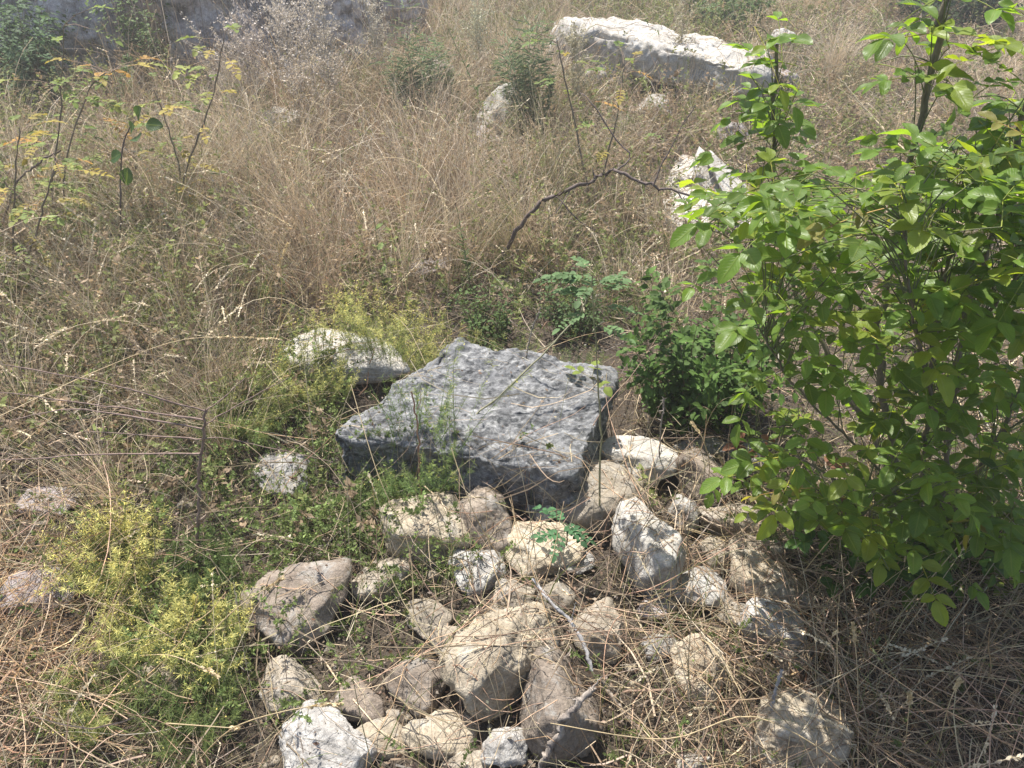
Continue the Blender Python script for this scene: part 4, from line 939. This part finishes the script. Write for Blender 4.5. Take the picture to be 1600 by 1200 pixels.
# ---- dry branching weeds, upper left
def dryweed(label, px, py, h, n=40, col=(.40, .33, .30), spread=.5, fuzz=26, name='dried_weed', group='dry feathery weeds before the wall'):
    b = W(px, py, 0); b[2] = gz(b[0], b[1]); e = empty(name, b, label, 'dry weed', group)
    mb = MB(); z = np.zeros(n)
    main = stalks(np.full(3, b[0]) + rng.normal(0, .02, 3), np.full(3, b[1]), np.full(3, b[2]), h * rng.uniform(.85, 1.1, 3), rng.uniform(.02, .15, 3), rng.uniform(0, .25, 3), K=10, wig=.06)
    tubes(mb, main, .0028 * np.linspace(1, .35, 10)[None], np.array(col) * .45, 4); mb.build('stem', M_stem, e, base=b)
    mb = MB(); i = rng.integers(3, 10, n); j = rng.integers(0, 3, n); s0 = main[j, i]
    P = stalks(s0[:, 0], s0[:, 1], s0[:, 2], h * rng.uniform(.15, .38, n), rng.uniform(.3, .9, n), rng.uniform(-.3, 1.0, n), K=7, wig=.12)
    tubes(mb, P, .0013 * np.linspace(1, .4, 7)[None], np.array(col) * .8)
    t = rng.uniform(.25, 1, (n, fuzz)) * 5.99; k = t.astype(int); fr = (t - k)[..., None]; ar = np.arange(n)[:, None]
    pos = (P[ar, k] + (P[ar, k + 1] - P[ar, k]) * fr + rng.normal(0, .007, (n, fuzz, 3))).reshape(-1, 3); N = len(pos)
    inst(mb, DV, DF, pos, rng.normal(size=(N, 3)) + [0, 0, .6], rng.normal(size=(N, 3)), rng.uniform(.007, .018, N), np.array(col) * rng.uniform(.75, 1.3, (N, 1)))
    mb.build('seed_heads', M_grass, e, base=b)
dl = ['pinkish grey feathery dry weed, first one right of the lilac wall stone', 'feathery dry weed arching in front of the low broken wall stone', 'tall dark stemmed dry weed left of the soft green weed',
      'pale dry weed in front of the leaning wall stone', 'short feathery dry weed above the pale round stone', 'dry weed close behind the pale round stone', 'dry weed left of the pale round stone', 'greyish dry weed high above the tall grass at the top centre',
      'thin dry weed between the two tallest green weeds', 'brown dry weed right of the tall rounded stone', 'brown dry weed before the middle of the long block', 'thin brown weed before the right end of the long block']
for l_, (px, py, h, n, c) in zip(dl, [(410, 190, .62, 44, (.42, .35, .34)), (470, 200, .66, 48, (.43, .36, .34)), (530, 190, .62, 40, (.40, .34, .31)), (590, 160, .55, 36, (.42, .36, .32)), (455, 150, .5, 40, (.42, .36, .34)),
     (500, 235, .45, 30, (.42, .34, .3)), (360, 200, .5, 34, (.4, .33, .3)), (610, 90, .5, 40, (.4, .36, .32)), (750, 150, .5, 26, (.36, .33, .25)), (900, 200, .45, 26, (.35, .3, .22)), (1055, 150, .5, 22, (.32, .27, .2)), (1180, 170, .5, 18, (.33, .25, .18))]):
    dryweed(l_, px, py, h * 1.08, int(n * 2), (c[0] * 1.12, c[1] * 1.2, c[2] * 1.15), fuzz=34)

# ---- branches and sticks
def branch(name, label, cat, pts, r0, r1, mat, twigs=(), thorns=0, n=30, sides=8, group=None):
    b = np.array(pts[0]); e = empty(name, b, label, cat, group); o, P = stem('main_stem', pts, r0, r1, mat, (.2, .2, .2), e, b, n=n, sides=sides, knot=.08, thorns=thorns)
    for tp, a in twigs: stem('side_twig', tp, a, a * .4, mat, (.2, .2, .2), e, b, n=14, sides=5)
    return e
branch('thorny_branch', 'dark thorny bare branch arching over the dry grass behind the slab', 'branch',
       [W(772, 425, 0), Q(800, 375, 2.95), Q(835, 325, 2.92), Q(880, 300, 2.88), Q(930, 279, 2.84), Q(962, 267, 2.8), Q(1010, 287, 2.76), Q(1062, 302, 2.72), Q(1122, 316, 2.7)], .0095, .004, M_barkd,
       [([Q(960, 268, 2.8), Q(985, 245, 2.85), Q(960, 215, 2.9), Q(925, 160, 2.95), Q(905, 145, 3.0)], .004), ([Q(1020, 291, 2.75), Q(1045, 235, 2.8), Q(1085, 165, 2.85)], .0035),
        ([Q(868, 307, 2.88), Q(905, 345, 2.82), Q(930, 360, 2.8)], .003), ([Q(890, 298, 2.87), Q(870, 330, 2.8), Q(850, 345, 2.8)], .0025), ([Q(1060, 302, 2.72), Q(1075, 330, 2.7), Q(1080, 365, 2.7)], .0025), ([Q(930, 280, 2.84), Q(925, 262, 2.86)], .004)], 34, n=40)
b0 = W(306, 880, 0)
Yb = b0[1]
branch('bare_stalk', 'dark upright bare stalk with long side shoots reaching left', 'stalk', [b0, Q(310, 790, Yb), Q(314, 710, Yb), Q(322, 640, Yb)], .0048, .003, bark_mat('brown stalk', (.13, .085, .07), (.30, .215, .18)),
       [([Q(320, 642, Yb), Q(160, 598, Yb - .02), Q(-20, 566, Yb)], .0024), ([Q(318, 656, Yb), Q(150, 632, Yb + .02), Q(-20, 610, Yb)], .0026), ([Q(316, 670, Yb), Q(190, 648, Yb), Q(100, 640, Yb), Q(20, 656, Yb)], .0024),
        ([Q(315, 686, Yb), Q(230, 680, Yb), Q(130, 674, Yb - .03)], .0021), ([Q(313, 709, Yb), Q(150, 710, Yb), Q(-20, 720, Yb - .02)], .0026), ([Q(320, 642, Yb), Q(350, 620, Yb + .03), Q(384, 590, Yb + .05)], .002),
        ([Q(318, 665, Yb), Q(360, 640, Yb + .03), Q(450, 590, Yb + .08)], .0022), ([Q(316, 690, Yb), Q(350, 685, Yb), Q(520, 722, Yb)], .0018)])
b0 = W(660, 792, .08); Yb = b0[1]
branch('dead_weed_stalk', 'reddish dead stem standing in front of the slab left of centre', 'stem', [b0, Q(655, 730, Yb), Q(652, 660, Yb), Q(642, 612, Yb)], .003, .0018, bark_mat('red stem', (.22, .11, .07), (.40, .24, .17)),
       [([Q(652, 640, Yb), Q(658, 622, Yb), Q(656, 605, Yb)], .001)])
branch('leaning_stalk', 'long grey green stalk leaning over the slab from left to right', 'stalk', [W(612, 752, .12), Q(720, 668, 1.72), Q(800, 600, 1.78), Q(870, 530, 1.84), Q(905, 492, 1.88), Q(918, 455, 1.9)], .0035, .0018, bark_mat('green stalk', (.16, .155, .09), (.33, .31, .2)),
       [([Q(870, 530, 1.84), Q(845, 545, 1.8), Q(800, 552, 1.78)], .0012), ([Q(905, 492, 1.88), Q(880, 500, 1.86)], .0012)])
branch('dark_twig', 'dark grey dead twig crossing the stones right of the cream boulder', 'twig', [W(832, 905, .2), W(862, 942, .22), W(892, 972, .2), W(912, 1008, .18), W(926, 1048, .15)], .0035, .0045, M_barkblue, [([W(892, 972, .2), W(900, 940, .25)], .0015)])
branch('dead_stick', 'thick barky dead stick in front of the tall boulder at the bottom', 'stick', [W(842, 1205, .12), W(866, 1160, .18), W(886, 1122, .24), W(908, 1092, .27), W(928, 1074, .28)], .0075, .0055, M_barkdead,
       [([W(905, 1095, .27), W(880, 1088, .28)], .002), ([W(925, 1076, .28), W(940, 1056, .3)], .002)], n=36)
branch('bluish_twig', 'thin bluish dead twig standing upright over the cream and grey rock', 'twig', [W(1198, 1150, .08), W(1204, 1120, .12), W(1211, 1082, .18), W(1222, 1046, .24)], .0028, .0034, M_barkblue)
branch('brown_stick', 'short brown stick lying among grass right of the tall boulder', 'stick', [W(938, 1062, .08), W(965, 1100, .06), W(998, 1140, .05)], .004, .003, M_barkdead)
branch('dry_seed_stalk', 'brown dry seed stalk above the bluish white block', 'stalk', [W(1030, 745, .02), Q(1031, 690, W(1030, 745, .02)[1]), Q(1038, 622, W(1030, 745, .02)[1])], .002, .0022, M_barkdead, thorns=20)
branch('dry_seed_stalk', 'dry seed stalk rising from the back edge of the slab', 'stalk', [W(822, 560, .28), Q(830, 520, W(822, 560, .28)[1]), Q(845, 480, W(822, 560, .28)[1])], .002, .002, M_barkdead, thorns=20)
branch('pale_twig', 'pale forked dry twig crossing behind the sapling at the upper right', 'twig', [W(1420, 240, .1), Q(1370, 190, 4.6), Q(1310, 120, 4.8)], .004, .003, bark_mat('pale wood', (.4, .33, .2), (.6, .5, .34)), [([Q(1405, 232, 4.5), Q(1350, 170, 4.7), Q(1300, 130, 4.8)], .003)])
branch('pale_branch', 'pale bare branch arching at the top edge before the ruined wall', 'branch', [W(410, 110, .0), Q(440, 20, 6.6), Q(520, 25, 6.6), Q(580, -20, 6.6)], .008, .006, M_barkdead, [([Q(450, 18, 6.6), Q(500, 50, 6.5), Q(540, 20, 6.5)], .005)])
branch('bramble_cane', 'brown bramble stem bending at the left edge', 'stem', [W(-10, 420, 0), Q(20, 300, 3.2), Q(60, 255, 3.2), Q(95, 235, 3.2)], .005, .003, M_barkd, thorns=12)

# dead leaves
def dead_leaves(label, pts, Z, size):
    P = np.array([W(a, b, Z) for a, b in pts]); b = P.mean(0); e = empty('dead_leaves', b, label, 'dead leaves'); n = len(P)
    mb = MB(); inst(mb, LV * np.array([1, 1, 2.6]), LF, P, rng.normal(size=(n, 3)) * [1, .6, .2] + [-.3, 0, 0], rng.normal(0, .4, (n, 3)) + [0, -.3, 1], size * rng.uniform(.8, 1.2, n), np.array([.25, .13, .08]) * rng.uniform(.6, 1.3, (n, 1)), LU)
    mb.build('foliage', M_small, e, base=b)
    mb = MB(); tubes(mb, np.array([[b + [.05, 0, -.01], b, b - [.05, 0, 0]]]), .0015, (.25, .13, .08), 4); mb.build('stalk', M_stem, e, base=b)
dead_leaves('cluster of curled reddish brown dead leaves at the lower left of the sapling', [(1140, 680), (1160, 672), (1175, 688), (1190, 680), (1150, 698), (1180, 702), (1200, 690), (1165, 700), (1205, 700)], .14, .04)
dead_leaves('few reddish dead leaves hanging inside the sapling near the ground', [(1335, 800), (1340, 780), (1328, 775), (1322, 730)], .2, .06)

# ---- conspicuous single straws
SN = 0
def straw(pts, label, head=True, r=.0014, col=(.58, .47, .29)):
    P = curve_pts([W(*q) for q in pts], 16); b = P[0].copy(); e = empty('grass_stalk', b, label, 'grass stalk', 'single long dry grass stalks')
    mb = MB(); tubes(mb, P[None], r * np.linspace(1, .6, 16)[None], np.array([col]), 5); mb.build('stalk', M_grass, e, base=b)
    if head:
        mb = MB(); n = 70; t = rng.uniform(11.5, 14.99, n); i = t.astype(int); pos = P[i] + (P[i + 1] - P[i]) * (t - i)[:, None] + rng.normal(0, .0012, (n, 3)); d = norm(P[-1] - P[-5])
        inst(mb, DV, DF, pos, d + rng.normal(0, .25, (n, 3)), rng.normal(size=(n, 3)), rng.uniform(.006, .011, n), np.array(col) * rng.uniform(.8, 1.2, (n, 1))); mb.build('seed_head', M_grass, e, base=b)
for pts, lb, hd in [
 ([(645, 1000, .1), (640, 860, .25), (590, 740, .42), (548, 600, .55)], 'long straw rising over the left end of the slab', False),
 ([(780, 870, .1), (740, 800, .3), (705, 700, .42)], 'stout straw crossing the dark front of the slab', False),
 ([(0, 650, .35), (150, 580, .35), (290, 530, .38), (435, 530, .4)], 'long straw lying across the left thicket towards the white rock', True),
 ([(300, 1200, .05), (360, 1140, .2), (450, 1110, .3), (530, 1100, .3)], 'thick pale straw at the bottom left pointing at the cracked rock', True),
 ([(310, 1010, .15), (370, 950, .25), (440, 905, .3)], 'pale straw leaning over the big rounded brown rock', True),
 ([(1340, 1180, .0), (1340, 1060, .22), (1333, 975, .34)], 'upright pale straw with a seed head right of the bluish twig', True),
 ([(1410, 1200, .0), (1418, 1130, .18), (1422, 1085, .25)], 'upright straw second from the bluish twig', True),
 ([(1460, 1200, .0), (1480, 1110, .2), (1498, 1065, .26)], 'upright straw third from the bluish twig, leaning right', True),
 ([(1085, 800, .05), (1108, 740, .2), (1100, 690, .3), (1082, 662, .33)], 'straw with a bent head in front of the smooth brown rock', True),
 ([(1140, 830, .05), (1140, 760, .2), (1125, 715, .28)], 'straw with a seed head left of the dead leaves', True),
 ([(1330, 1200, .1), (1180, 1120, .22), (1040, 1155, .25), (860, 1130, .3)], 'thin straw crossing the tall boulder', False),
 ([(215, 1025, .1), (270, 1025, .15), (340, 1055, .15)], 'straw lying on the herbs at the lower left', True),
 ([(260, 1130, .12), (330, 1135, .16), (370, 1138, .16)], 'short straw lying below the yellow herb clumps', True),
 ([(245, 590, .1), (235, 540, .3), (238, 515, .35)], 'pale hooked straw in the left thicket', False),
 ([(1390, 980, .1), (1500, 850, .3), (1560, 780, .4)], 'straight straw slanting in front of the sapling foot', False),
 ([(1250, 900, .1), (1310, 830, .3), (1370, 790, .35)], 'straight straw slanting past the brown stone under the sapling', False),
 ([(430, 560, .1), (440, 470, .4), (435, 380, .7)], 'upright straw standing left of the white rock', False),
 ([(400, 560, .1), (415, 470, .4), (450, 380, .65)], 'upright straw left of the one beside the white rock', True),
 ([(560, 300, .2), (590, 250, .5), (660, 260, .55), (700, 330, .45)], 'long arching straw over the central tussock', True),
 ([(330, 370, .2), (380, 320, .4), (450, 350, .4)], 'arching straw in front of the yellow green shrub', True)]:
    straw(pts, lb, hd)

# small stones and gravel between the rocks
def gravel():
    mb = MB(); V, f = ico(2); x, y = scatter(5200, .7, 6, bias=1.3); px, py = proj(x, y); H, st = hf(x, y)
    d = .12 + .9 * blob(px, py, 900, 900, 240, 130) + .5 * blob(px, py, 650, 1120, 230, 90); d[st] = 0
    x, y, H = pick(np.clip(d, 0, 1), x, y, H); n = len(x)
    for i in range(n):
        s = .004 + .018 * rng.uniform() ** 3; q = V * (1 + .35 * rng.normal(size=(len(V), 1)).clip(-1, 1) * .5) * s * rng.uniform(.6, 1.3, 3)
        mb.add(q + [x[i], y[i], H[i]], f, (1, 1, 1))
    tag(mb.build('gravel', RM['tan'], smooth=False), 'loose gravel and stone chips between the rocks', 'gravel', kind='stuff')
gravel()

# ------------------------------------------------------------------ lens veiling glare, imitated by an added thin volume
def glare_haze():
    m = newmat('glare_haze'); nt = m.node_tree
    v = N_(nt, 'ShaderNodeVolumePrincipled'); v.inputs['Color'].default_value = (1, .97, .95, 1); v.inputs['Density'].default_value = .0098; v.inputs['Anisotropy'].default_value = .35
    o = N_(nt, 'ShaderNodeOutputMaterial'); nt.links.new(v.outputs[0], o.inputs['Volume'])
    mb = MB(); V = np.array([(x, y, z) for x in (-95, 95) for y in (-92, 97) for z in (-1.2, 2.4)], float)
    mb.add(V, [(0, 1, 3, 2), (4, 6, 7, 5), (0, 4, 5, 1), (2, 3, 7, 6), (0, 2, 6, 4), (1, 5, 7, 3)], (1, 1, 1))
    o = mb.build('glare_haze', m, smooth=False); tag(o, kind='stuff')
glare_haze()
